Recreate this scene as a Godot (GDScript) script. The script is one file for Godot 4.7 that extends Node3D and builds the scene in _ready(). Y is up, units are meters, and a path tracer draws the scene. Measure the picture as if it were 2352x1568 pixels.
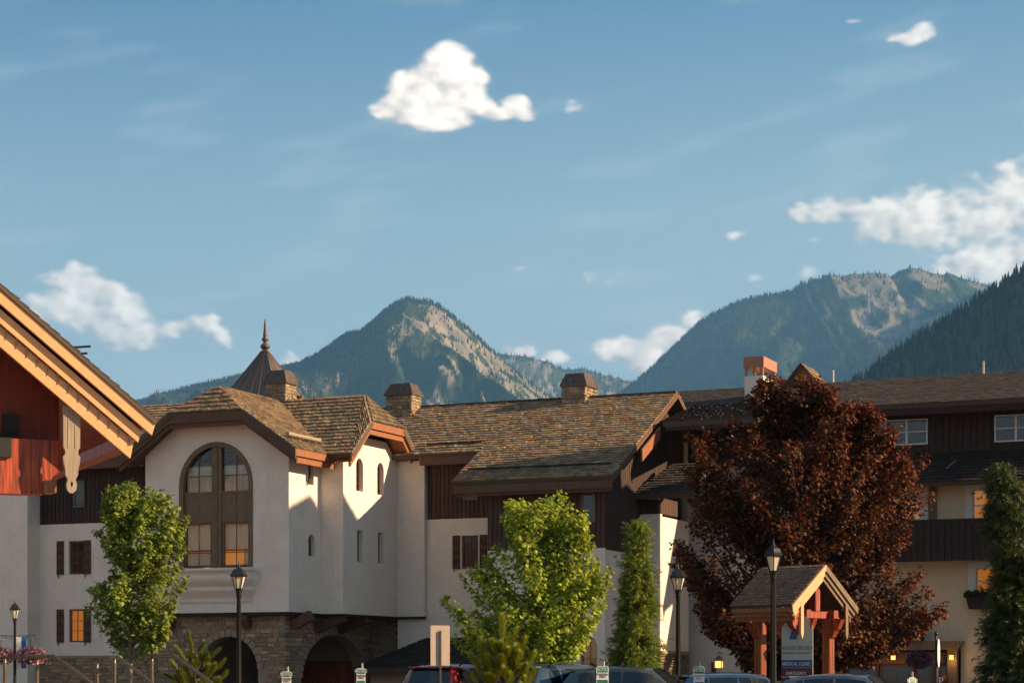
extends Node3D
# A mountain town at evening: hotel, chalet eave, maples, street lamps, peaks. Metres, y up, camera looks along -z.

const EYE := 1.45
var M := {}
var rng := RandomNumberGenerator.new()
var fac: Transform3D            # the hotel's own axes: x along its front, y up, z out of its front
const PHI := 0.410152           # the fronts are turned 23.5 degrees


func _ready() -> void:
	rng.seed = 7
	# camera: level, with a shifted lens so that uprights stay upright
	var cam := Camera3D.new()
	cam.name = "camera"
	cam.projection = Camera3D.PROJECTION_FRUSTUM
	cam.near = 0.5
	cam.far = 40000.0
	cam.size = 0.5 * 1568.0 / 4704.0
	cam.frustum_offset = Vector2(0, 0.5 * (1550.0 - 784.0) / 4704.0)
	cam.position = Vector3(0, EYE, 0)
	add_child(cam)
	cam.current = true
	# sky, air, exposure
	var env := Environment.new()
	env.background_mode = Environment.BG_SKY
	var sky := Sky.new()
	var sm := PanoramaSkyMaterial.new()
	sm.panorama = ImageTexture.create_from_image(paint_sky())
	sky.sky_material = sm
	env.sky = sky
	env.background_energy_multiplier = 1.0
	env.tonemap_mode = Environment.TONE_MAPPER_LINEAR
	env.tonemap_exposure = 2.55
	env.fog_enabled = true
	env.fog_density = 0.000042
	env.fog_light_color = Color(0.21, 0.52, 1.0).linear_to_srgb()
	env.sdfgi_enabled = true
	env.ssao_enabled = true
	env.ssil_enabled = true
	var we := WorldEnvironment.new()
	we.name = "environment"
	we.environment = env
	add_child(we)
	# low evening sun from the right
	var sun := DirectionalLight3D.new()
	sun.name = "sun"
	sun.light_energy = 1.6
	sun.light_color = Color(1.0, 0.72, 0.44).linear_to_srgb()
	sun.light_angular_distance = 0.5
	sun.shadow_enabled = true
	var az := deg_to_rad(11.0)
	var el := deg_to_rad(23.5)
	var to_sun := Vector3(cos(az) * cos(el), sin(el), sin(az) * cos(el))
	add_child(sun)
	sun.look_at_from_position(Vector3.ZERO, -to_sun)

	fac = Transform3D(Basis(Vector3(cos(PHI), 0, sin(PHI)), Vector3.UP, Vector3(-sin(PHI), 0, cos(PHI))), Vector3(-9.27, 0, -85))
	make_materials()
	setting()
	mountains()
	hotel()
	brown_building()
	off_frame_buildings()
	chalet()
	kiosk()
	trees()
	cars()
	street_things()


# ---------------------------------------------------------------- naming

func numbered(called: String, parent: Node) -> String:
	if not parent.has_node(called):
		return called
	var k := 1
	while parent.has_node("%s_%03d" % [called, k]):
		k += 1
	return "%s_%03d" % [called, k]


func tag(o: Node, label: String, category := "", group := "", kind := "") -> void:
	if label: o.set_meta("label", label)
	if category: o.set_meta("category", category)
	if group: o.set_meta("group", group)
	if kind: o.set_meta("kind", kind)


func thing(called: String, label: String, category: String, t: Transform3D, group := "") -> Node3D:
	var o := Node3D.new()
	o.name = numbered(called, self)
	o.transform = t
	add_child(o)
	tag(o, label, category, group)
	return o


func dup(o: Node3D, t: Transform3D, label: String) -> Node3D:
	var c: Node3D = o.duplicate()
	c.name = numbered(String(o.name).rstrip("0123456789").trim_suffix("_"), self)
	add_child(c)
	c.transform = t
	c.set_meta("label", label)
	return c


func put(called: String, mesh: Mesh, mat: Material, parent: Node, kind := "", t := Transform3D.IDENTITY) -> MeshInstance3D:
	var o := MeshInstance3D.new()
	o.name = numbered(called, parent)
	o.mesh = mesh
	o.material_override = mat
	o.transform = t
	parent.add_child(o)
	if kind: o.set_meta("kind", kind)
	return o


func commit(s: SurfaceTool, called: String, mat: Material, parent: Node, kind := "") -> MeshInstance3D:
	s.generate_normals()
	return put(called, s.commit(), mat, parent, kind)


func many(called: String, mesh: Mesh, mat: Material, parent: Node, places: Array, colors: PackedColorArray) -> MultiMeshInstance3D:
	var mm := MultiMesh.new()
	mm.transform_format = MultiMesh.TRANSFORM_3D
	mm.use_colors = true
	mm.mesh = mesh
	mm.instance_count = places.size()
	var buf := PackedFloat32Array()
	buf.resize(places.size() * 16)
	var k := 0
	for i in places.size():
		var t: Transform3D = places[i]
		var b := t.basis
		buf[k] = b.x.x; buf[k + 1] = b.y.x; buf[k + 2] = b.z.x; buf[k + 3] = t.origin.x
		buf[k + 4] = b.x.y; buf[k + 5] = b.y.y; buf[k + 6] = b.z.y; buf[k + 7] = t.origin.y
		buf[k + 8] = b.x.z; buf[k + 9] = b.y.z; buf[k + 10] = b.z.z; buf[k + 11] = t.origin.z
		var c := colors[i]
		buf[k + 12] = c.r; buf[k + 13] = c.g; buf[k + 14] = c.b; buf[k + 15] = 1.0
		k += 16
	mm.buffer = buf
	var o := MultiMeshInstance3D.new()
	o.name = numbered(called, parent)
	o.multimesh = mm
	o.material_override = mat
	parent.add_child(o)
	o.set_meta("kind", "stuff")
	return o


# ---------------------------------------------------------------- mesh helpers

func mb(smooth := false) -> SurfaceTool:
	var s := SurfaceTool.new()
	s.begin(Mesh.PRIMITIVE_TRIANGLES)
	s.set_smooth_group(0 if smooth else -1)
	s.set_color(Color.WHITE)
	return s


func tri(s: SurfaceTool, a: Vector3, b: Vector3, c: Vector3) -> void:
	s.add_vertex(a); s.add_vertex(b); s.add_vertex(c)


func quad(s: SurfaceTool, a: Vector3, b: Vector3, c: Vector3, d: Vector3) -> void:
	# seen from outside a, b, c, d run clockwise
	s.add_vertex(a); s.add_vertex(b); s.add_vertex(c)
	s.add_vertex(a); s.add_vertex(c); s.add_vertex(d)


func box(s: SurfaceTool, c: Vector3, size: Vector3, b := Basis.IDENTITY) -> void:
	var h := size / 2
	var p := []
	for k in 8:
		p.append(c + b * Vector3(h.x if k & 1 else -h.x, h.y if k & 2 else -h.y, h.z if k & 4 else -h.z))
	quad(s, p[6], p[7], p[5], p[4])
	quad(s, p[3], p[2], p[0], p[1])
	quad(s, p[7], p[3], p[1], p[5])
	quad(s, p[2], p[6], p[4], p[0])
	quad(s, p[2], p[3], p[7], p[6])
	quad(s, p[4], p[5], p[1], p[0])


func box2(s: SurfaceTool, lo: Vector3, hi: Vector3) -> void:
	box(s, (lo + hi) / 2, (hi - lo).abs())


# a box with its long edges broken, for beams and posts that catch light
func beam(s: SurfaceTool, a: Vector3, b: Vector3, w: float, h: float, up := Vector3.UP, ch := 0.015) -> void:
	var d := (b - a).normalized()
	var x := d.cross(up).normalized()
	var y := x.cross(d).normalized()
	var ring := [Vector2(-w / 2 + ch, -h / 2), Vector2(w / 2 - ch, -h / 2), Vector2(w / 2, -h / 2 + ch), Vector2(w / 2, h / 2 - ch), Vector2(w / 2 - ch, h / 2), Vector2(-w / 2 + ch, h / 2), Vector2(-w / 2, h / 2 - ch), Vector2(-w / 2, -h / 2 + ch)]
	for k in 8:
		var p: Vector2 = ring[k]
		var q: Vector2 = ring[(k + 1) % 8]
		quad(s, a + x * p.x + y * p.y, a + x * q.x + y * q.y, b + x * q.x + y * q.y, b + x * p.x + y * p.y)
	for k in range(1, 7):
		var p0: Vector2 = ring[0]
		var p1: Vector2 = ring[k]
		var p2: Vector2 = ring[k + 1]
		tri(s, a + x * p0.x + y * p0.y, a + x * p2.x + y * p2.y, a + x * p1.x + y * p1.y)
		tri(s, b + x * p0.x + y * p0.y, b + x * p1.x + y * p1.y, b + x * p2.x + y * p2.y)


# a flat outline given depth: poly in the x, y plane of t, from z0 to z1
func prism(s: SurfaceTool, poly: PackedVector2Array, z0: float, z1: float, t := Transform3D.IDENTITY) -> void:
	if Geometry2D.is_polygon_clockwise(poly):
		poly = poly.duplicate()
		poly.reverse()
	var ix := Geometry2D.triangulate_polygon(poly)
	for k in range(0, ix.size(), 3):
		var a := poly[ix[k]]
		var b := poly[ix[k + 1]]
		var c := poly[ix[k + 2]]
		if (b - a).cross(c - a) > 0:
			var sw := b
			b = c
			c = sw
		tri(s, t * Vector3(a.x, a.y, z1), t * Vector3(b.x, b.y, z1), t * Vector3(c.x, c.y, z1))
		tri(s, t * Vector3(a.x, a.y, z0), t * Vector3(c.x, c.y, z0), t * Vector3(b.x, b.y, z0))
	var n := poly.size()
	for k in n:
		var a := poly[k]
		var b := poly[(k + 1) % n]
		quad(s, t * Vector3(a.x, a.y, z1), t * Vector3(b.x, b.y, z1), t * Vector3(b.x, b.y, z0), t * Vector3(a.x, a.y, z0))


func tube(s: SurfaceTool, pts: Array, radii: Array, seg := 8, capped := true) -> void:
	var rings := []
	var ref := Vector3.UP
	for i in pts.size():
		var d: Vector3 = (pts[mini(i + 1, pts.size() - 1)] - pts[maxi(i - 1, 0)]).normalized()
		if absf(d.dot(ref)) > 0.95:
			ref = Vector3.RIGHT if absf(d.x) < 0.9 else Vector3.FORWARD
		var x := ref.cross(d).normalized()
		var y := d.cross(x)
		var ring := PackedVector3Array()
		for k in seg:
			var an := TAU * k / seg
			ring.append(pts[i] + (x * cos(an) + y * sin(an)) * float(radii[i]))
		rings.append(ring)
	for i in pts.size() - 1:
		for k in seg:
			var k2 := (k + 1) % seg
			quad(s, rings[i + 1][k], rings[i + 1][k2], rings[i][k2], rings[i][k])
	if capped:
		for k in range(1, seg - 1):
			var last: PackedVector3Array = rings[pts.size() - 1]
			tri(s, rings[0][0], rings[0][k], rings[0][k + 1])
			tri(s, last[0], last[k + 1], last[k])


# profile of (radius, height) turned about the y axis of t
func lathe(s: SurfaceTool, prof: Array, seg := 12, t := Transform3D.IDENTITY, turn := 0.0) -> void:
	for i in prof.size() - 1:
		var p: Vector2 = prof[i]
		var q: Vector2 = prof[i + 1]
		for k in seg:
			var a0 := TAU * k / seg + turn
			var a1 := TAU * (k + 1) / seg + turn
			quad(s, t * Vector3(cos(a0) * q.x, q.y, sin(a0) * q.x), t * Vector3(cos(a1) * q.x, q.y, sin(a1) * q.x), t * Vector3(cos(a1) * p.x, p.y, sin(a1) * p.x), t * Vector3(cos(a0) * p.x, p.y, sin(a0) * p.x))


func line_at(pl: PackedVector2Array, x: float) -> float:
	for i in pl.size() - 1:
		if x <= pl[i + 1].x and pl[i + 1].x > pl[i].x:
			return lerpf(pl[i].y, pl[i + 1].y, clampf((x - pl[i].x) / (pl[i + 1].x - pl[i].x), 0, 1))
	return pl[pl.size() - 1].y


func rect_hole(x0: float, y0: float, x1: float, y1: float) -> Dictionary:
	return {"lo": PackedVector2Array([Vector2(x0, y0), Vector2(x1, y0)]), "hi": PackedVector2Array([Vector2(x0, y1), Vector2(x1, y1)])}


func arch_hole(x0: float, y0: float, x1: float, spring: float, top: float, n := 12) -> Dictionary:
	var hi := PackedVector2Array()
	for k in n + 1:
		var an := PI - PI * k / n
		hi.append(Vector2((x0 + x1) / 2 + cos(an) * (x1 - x0) / 2, spring + sin(an) * (top - spring)))
	return {"lo": PackedVector2Array([Vector2(x0, y0), Vector2(x1, y0)]), "hi": hi}


# a wall with real openings: bottom and top are lines over x, holes have lo and hi lines; the face is at z = 0 of t
func wall(called: String, parent: Node, mat: Material, t: Transform3D, bottom: Array, top: Array, holes := [], th := 0.3) -> MeshInstance3D:
	var lo := PackedVector2Array(bottom)
	var hi := PackedVector2Array(top)
	var xs := {}
	for p in lo: xs[p.x] = true
	for p in hi: xs[p.x] = true
	for h in holes:
		for p in h.lo: xs[p.x] = true
		for p in h.hi: xs[p.x] = true
	var sx := xs.keys()
	sx.sort()
	var s := mb()
	for i in sx.size() - 1:
		var x0: float = sx[i]
		var x1: float = sx[i + 1]
		if x1 - x0 < 0.0005: continue
		var e := (x1 - x0) * 0.001
		var cuts := [[line_at(lo, x0 + e), line_at(lo, x1 - e)]]
		var inside := []
		for h in holes:
			if x0 > h.lo[0].x - 0.0001 and x1 < h.lo[h.lo.size() - 1].x + 0.0001:
				inside.append([line_at(h.lo, x0 + e), line_at(h.lo, x1 - e), line_at(h.hi, x0 + e), line_at(h.hi, x1 - e)])
		inside.sort_custom(func(a, b): return a[0] < b[0])
		for h in inside:
			cuts.append([h[0], h[1]])
			cuts.append([h[2], h[3]])
		cuts.append([line_at(hi, x0 + e), line_at(hi, x1 - e)])
		for k in range(0, cuts.size(), 2):
			var b: Array = cuts[k]
			var u: Array = cuts[k + 1]
			for z in [0.0, -th]:
				var p0 := t * Vector3(x0, b[0], z)
				var p1 := t * Vector3(x1, b[1], z)
				var p2 := t * Vector3(x1, u[1], z)
				var p3 := t * Vector3(x0, u[0], z)
				if z == 0.0: quad(s, p3, p2, p1, p0)
				else: quad(s, p0, p1, p2, p3)
		for k in cuts.size():   # floors, heads, top and bottom edges
			var b: Array = cuts[k]
			var q := [t * Vector3(x0, b[0], 0), t * Vector3(x1, b[1], 0), t * Vector3(x1, b[1], -th), t * Vector3(x0, b[0], -th)]
			if k % 2 == 0: quad(s, q[0], q[1], q[2], q[3])
			else: quad(s, q[3], q[2], q[1], q[0])
	for h in holes:
		for x in [h.lo[0].x, h.lo[h.lo.size() - 1].x]:
			var y0: float = line_at(h.lo, x)
			var y1: float = h.hi[0].y if x == h.lo[0].x else h.hi[h.hi.size() - 1].y
			if y1 - y0 > 0.01:
				quad(s, t * Vector3(x, y0, 0), t * Vector3(x, y1, 0), t * Vector3(x, y1, -th), t * Vector3(x, y0, -th))
	for x in [sx[0], sx[sx.size() - 1]]:
		quad(s, t * Vector3(x, line_at(lo, x), 0), t * Vector3(x, line_at(hi, x), 0), t * Vector3(x, line_at(hi, x), -th), t * Vector3(x, line_at(lo, x), -th))
	return commit(s, called, mat, parent)


# frames of walls in the hotel's axes: fronts face z, ends face x
func front(b: float) -> Transform3D:
	return Transform3D(Basis.IDENTITY, Vector3(0, 0, b))


func side(a: float) -> Transform3D:   # x of the wall is -z of the hotel
	return Transform3D(Basis(Vector3(0, 0, -1), Vector3.UP, Vector3(1, 0, 0)), Vector3(a, 0, 0))


# window set in an opening: frame (with bars), panes, and what is behind them
func window(parent: Node, t: Transform3D, x0: float, y0: float, x1: float, y1: float, opt := {}) -> MeshInstance3D:
	var cols: int = opt.get("cols", 2)
	var rows: int = opt.get("rows", 3)
	var fw: float = opt.get("fw", 0.07)
	var bar: float = opt.get("bar", 0.025)
	var z: float = opt.get("z", -0.14)
	var arch: float = opt.get("arch", 0.0)    # rise of the arched head, counted inside y1
	var s := mb()
	var d := 0.07
	var ys := y1 - arch
	box(s, Vector3((x0 + x1) / 2, y0 + fw / 2, 0), Vector3(x1 - x0, fw, d))
	box(s, Vector3(x0 + fw / 2, (y0 + fw + ys) / 2, 0), Vector3(fw, ys - y0 - fw, d))
	box(s, Vector3(x1 - fw / 2, (y0 + fw + ys) / 2, 0), Vector3(fw, ys - y0 - fw, d))
	var glass := PackedVector2Array([Vector2(x0 + fw * .5, y0 + fw * .5), Vector2(x1 - fw * .5, y0 + fw * .5)])
	if arch > 0.0:
		var ring := PackedVector2Array()
		var cx := (x0 + x1) / 2
		for k in 13:
			var an := PI * k / 12
			ring.append(Vector2(cx + cos(an) * (x1 - x0) / 2, ys + sin(an) * arch))
			glass.append(Vector2(cx + cos(an) * ((x1 - x0) / 2 - fw * .5), ys + sin(an) * (arch - fw * .5)))
		for k in 13:
			var an := PI - PI * k / 12
			ring.append(Vector2(cx + cos(an) * ((x1 - x0) / 2 - fw), ys + sin(an) * (arch - fw)))
		prism(s, ring, -d / 2, d / 2)
	else:
		box(s, Vector3((x0 + x1) / 2, y1 - fw / 2, 0), Vector3(x1 - x0 - fw * 2, fw, d))
		glass.append(Vector2(x1 - fw * .5, y1 - fw * .5))
		glass.append(Vector2(x0 + fw * .5, y1 - fw * .5))
	for k in range(1, cols):
		var x := lerpf(x0 + fw, x1 - fw, float(k) / cols)
		box(s, Vector3(x, (y0 + ys + arch * .8) / 2, 0.006), Vector3(bar, ys + arch * .8 - y0 - fw, 0.03))
	for k in range(1, rows):
		var y := lerpf(y0 + fw, y1 - fw, float(k) / rows)
		box(s, Vector3((x0 + x1) / 2, y, 0.009), Vector3(x1 - x0 - fw, bar, 0.026))
	s.generate_normals()
	var w := put(opt.get("called", "window"), s.commit(), opt.get("frame", M.red_wood), parent, "", t * Transform3D(Basis.IDENTITY, Vector3(0, 0, z)))
	var g := mb()
	prism(g, glass, -0.012, -0.004)
	commit(g, "pane", opt.get("glass", M.glass), w)
	var c := mb()
	if opt.has("curtain"):
		var n := 24
		for k in n:
			var xa := lerpf(x0 + 0.02, x1 - 0.02, float(k) / n)
			var xb := lerpf(x0 + 0.02, x1 - 0.02, float(k + 1) / n)
			var za := -0.12 + 0.03 * sin(k * 1.9)
			var zb := -0.12 + 0.03 * sin((k + 1) * 1.9)
			quad(c, Vector3(xa, y1 - 0.02 - (arch * .25), za), Vector3(xb, y1 - 0.02 - (arch * .25), zb), Vector3(xb, y0 + 0.02, zb), Vector3(xa, y0 + 0.02, za))
		commit(c, "curtain", opt.curtain, w)
	return w


# boards standing side by side on a wall, each a piece of its own
func boards(parent: Node, t: Transform3D, x0: float, x1: float, y0: float, y1: float, w: float, mats: Array, holes := [], th := 0.03) -> void:
	var n := int(round((x1 - x0) / w))
	w = (x1 - x0) / n
	var shapes := {}
	for i in n:
		var xm := x0 + (i + 0.5) * w
		var spans := [[y0, y1]]
		for h in holes:
			if xm > h[0] - w * .3 and xm < h[2] + w * .3:
				var nxt := []
				for sp in spans:
					if h[1] > sp[0] + .05: nxt.append([sp[0], minf(h[1], sp[1])])
					if h[3] < sp[1] - .05: nxt.append([maxf(h[3], sp[0]), sp[1]])
				spans = nxt
		for sp in spans:
			var hh: float = sp[1] - sp[0]
			if hh < 0.06: continue
			var key := int(hh * 100)
			if not shapes.has(key):
				var s := mb()
				var a := w / 2 - 0.006
				prism(s, PackedVector2Array([Vector2(-a, 0), Vector2(a, 0), Vector2(a, th * .5), Vector2(a - .012, th), Vector2(-a + .012, th), Vector2(-a, th * .5)]), 0, hh, Transform3D(Basis(Vector3.RIGHT, Vector3(0, 0, 1), Vector3.UP), Vector3.ZERO))
				s.generate_normals()
				shapes[key] = s.commit()
			put("board", shapes[key], mats[rng.randi() % mats.size()], parent, "", t * Transform3D(Basis.IDENTITY, Vector3(xm, sp[0], 0.002 + rng.randf() * .01)))


# a roof slope with thickness and single shingles; corners in order eave left, eave right, ridge right, ridge left
func slope(parent: Node, el: Vector3, er: Vector3, rr: Vector3, rl: Vector3, mat: Material, shmat: Material, opt := {}) -> void:
	var n := (er - el).cross(rl - el)
	if n.length() < 0.001: n = (er - el).cross(rr - el)
	if n.length() < 0.001: n = (rr - el).cross(rl - el)
	n = n.normalized()
	if n.y < 0: n = -n
	var th: float = opt.get("th", 0.22)
	var s := mb()
	var top := [el, er, rr, rl]
	var bot := top.map(func(p): return p - n * th)
	quad(s, top[3], top[2], top[1], top[0])
	quad(s, bot[0], bot[1], bot[2], bot[3])
	for k in 4:
		var k2 := (k + 1) % 4
		quad(s, top[k], top[k2], bot[k2], bot[k])
	commit(s, opt.get("called", "roof"), mat, parent)
	var row: float = opt.get("row", 0.26)
	var sw: float = opt.get("sw", 0.28)
	var tint: Array = opt.get("tints", [Color(.38, .25, .14), Color(.28, .195, .115), Color(.47, .31, .16), Color(.24, .175, .115), Color(.40, .21, .115), Color(.33, .25, .13)])
	var lift: float = opt.get("lift", 0.06)
	var single: int = opt.get("single", 0)
	var big := mb()
	var len := maxf(((rl + rr) / 2 - (el + er) / 2).length(), 0.1)
	var rows := maxi(1, int(len / row))
	for j in rows:
		var v0 := float(j) / rows
		var v1 := minf(1.0, (j + 1.35) / rows)
		var a0 := el.lerp(rl, v0)
		var b0 := er.lerp(rr, v0)
		var a1 := el.lerp(rl, v1)
		var b1 := er.lerp(rr, v1)
		var wlen := (b0 - a0).length()
		var x := -rng.randf() * sw
		while x < wlen:
			var w := sw * rng.randf_range(0.8, 1.2)
			var f0 := clampf(x / wlen, 0, 1)
			var f1 := clampf((x + w - 0.012) / wlen, 0, 1)
			x += w
			if f1 - f0 < 0.0008: continue
			var t: Color = tint[rng.randi() % tint.size()]
			var q := rng.randf_range(0.8, 1.22)
			var sh := big if single <= 0 else mb()
			sh.set_color(Color(t.r * q, t.g * q, t.b * q))
			var jut := rng.randf_range(-0.05, 0.05) / len
			var p0 := a0.lerp(b0, f0) + (a1 - a0) * -jut
			var p1 := a0.lerp(b0, f1) + (b1 - b0) * -jut
			var p2 := a1.lerp(b1, f1) + n * 0.008
			var p3 := a1.lerp(b1, f0) + n * 0.008
			var u0 := n * (lift * rng.randf_range(.6, 1.3) + 0.01)
			var u1 := n * (lift * rng.randf_range(.6, 1.3) + 0.01)
			quad(sh, p3, p2, p1 + u1, p0 + u0)
			quad(sh, p0 + u0, p1 + u1, p1, p0)
			quad(sh, p1 + u1, p2, p1, p1)
			quad(sh, p3, p0 + u0, p0, p0)
			if single > 0:
				single -= 1
				commit(sh, "shingle", shmat, parent)
	commit(big, "shingles", shmat, parent, "stuff")


# courses of single stones on a wall face, kept out of round-headed openings given as [centre, half width, spring, rise]
func stones(parent: Node, t: Transform3D, x0: float, x1: float, y0: float, y1: float, arches := [], tints := [], h := 0.17, single := 0) -> void:
	if tints.is_empty(): tints = [Color(.52, .36, .22), Color(.42, .30, .19), Color(.58, .42, .27), Color(.35, .26, .18), Color(.50, .32, .19)]
	var big := mb()
	var y := y0
	while y < y1 - 0.02:
		var hh := minf(h * rng.randf_range(.75, 1.25), y1 - y)
		var x := x0
		while x < x1 - 0.02:
			var w := minf(rng.randf_range(.22, .62), x1 - x)
			var ok := true
			for a in arches:
				var xe := clampf(a[0], x, x + w)
				var dx: float = (xe - a[0]) / a[1]
				var dy: float = maxf(0.0, y - a[2]) / a[3]
				if dx * dx + dy * dy < 1.02: ok = false
			if ok:
				var s := big if single <= 0 else mb()
				var c: Color = tints[rng.randi() % tints.size()]
				var q := rng.randf_range(.8, 1.2)
				s.set_color(Color(c.r * q, c.g * q, c.b * q))
				var z := rng.randf_range(.02, .06)
				var g := 0.012
				var i := 0.015
				var p := [Vector3(x + g, y + g, 0.001), Vector3(x + w - g, y + g, 0.001), Vector3(x + w - g, y + hh - g, 0.001), Vector3(x + g, y + hh - g, 0.001)]
				var o := [Vector3(x + g + i, y + g + i, z), Vector3(x + w - g - i, y + g + i, z * rng.randf_range(.8, 1.2)), Vector3(x + w - g - i, y + hh - g - i, z), Vector3(x + g + i, y + hh - g - i, z * rng.randf_range(.8, 1.2))]
				for k in 4:
					p[k] = t * p[k]
					o[k] = t * o[k]
				quad(s, o[3], o[2], o[1], o[0])
				for k in 4:
					quad(s, o[k], o[(k + 1) % 4], p[(k + 1) % 4], p[k])
				if single > 0:
					single -= 1
					commit(s, "stone", M.stone_v, parent)
			x += w
		y += hh
	commit(big, "stonework", M.stone_v, parent, "stuff")


func lin(r: float, g: float, b: float) -> Color:
	return Color(r, g, b).linear_to_srgb()


func noise_tex(freq: float, oct: int, lo: float, hi: float, sd := 1, normal := false, type := FastNoiseLite.TYPE_SIMPLEX_SMOOTH, size := 512) -> NoiseTexture2D:
	var n := FastNoiseLite.new()
	n.seed = sd
	n.noise_type = type
	n.frequency = freq
	n.fractal_octaves = oct
	var t := NoiseTexture2D.new()
	t.width = size
	t.height = size
	t.seamless = true
	t.noise = n
	if normal:
		t.as_normal_map = true
		t.bump_strength = 6.0
	else:
		var g := Gradient.new()
		g.set_color(0, Color(lo, lo, lo))
		g.set_color(1, Color(hi, hi, hi))
		t.color_ramp = g
	return t


# streaky grain along y
func grain_tex(lo: float, hi: float, sd: int, stretch := 14.0) -> ImageTexture:
	var n := FastNoiseLite.new()
	n.seed = sd
	n.frequency = 0.06
	n.fractal_octaves = 4
	var im := Image.create(256, 256, false, Image.FORMAT_RGB8)
	for y in 256:
		for x in 256:
			var a := n.get_noise_2d(x, y / stretch)
			var b := n.get_noise_2d(x, (y - 256) / stretch)
			var v := lerpf(lo, hi, clampf(lerpf(a, b, y / 255.0) * 1.1 + .5, 0, 1))
			im.set_pixel(x, y, Color(v, v, v))
	return ImageTexture.create_from_image(im)


# trowelled plaster: cloudy patches, thin rain streaks, a few hairlines
func plaster_tex() -> ImageTexture:
	var a := FastNoiseLite.new()
	a.seed = 14
	a.frequency = .012
	a.fractal_octaves = 5
	var n := 512
	var im := Image.create(n, n, false, Image.FORMAT_RGB8)
	for y in n:
		var fy := float(y) / n
		for x in n:
			var fx := float(x) / n
			var cloudy := lerpf(lerpf(a.get_noise_2d(x, y), a.get_noise_2d(x - n, y), fx), lerpf(a.get_noise_2d(x, y - n), a.get_noise_2d(x - n, y - n), fx), fy)
			var run := lerpf(a.get_noise_2d(x * 5.0, y * .35 + 900.0), a.get_noise_2d((x - n) * 5.0, y * .35 + 900.0), fx)
			var fine := a.get_noise_2d(x * 9.0 + 300.0, y * 9.0)
			var v := .95 + cloudy * .07 + fine * .035 - smoothstep(.12, .45, run) * smoothstep(-.1, .3, cloudy) * .05
			im.set_pixel(x, y, Color(v, v * (1.0 - .01 * cloudy), v * .995))
	return ImageTexture.create_from_image(im)


func mat(c: Color, rough := 0.8, opt := {}) -> StandardMaterial3D:
	var m := StandardMaterial3D.new()
	m.albedo_color = c.linear_to_srgb()
	m.roughness = rough
	m.metallic = opt.get("metal", 0.0)
	m.metallic_specular = opt.get("spec", 0.5)
	if opt.has("tex"):
		m.albedo_texture = opt.tex
	if opt.has("bump"):
		m.normal_enabled = true
		m.normal_texture = opt.bump
		m.normal_scale = opt.get("bump_k", 0.5)
	if opt.has("scale"):
		m.uv1_triplanar = true
		m.uv1_scale = opt.scale
	if opt.get("vc", false):
		m.vertex_color_use_as_albedo = true
	if opt.has("back"):
		m.backlight_enabled = true
		var b: Color = opt.back
		m.backlight = b.linear_to_srgb()
	return m


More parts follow.
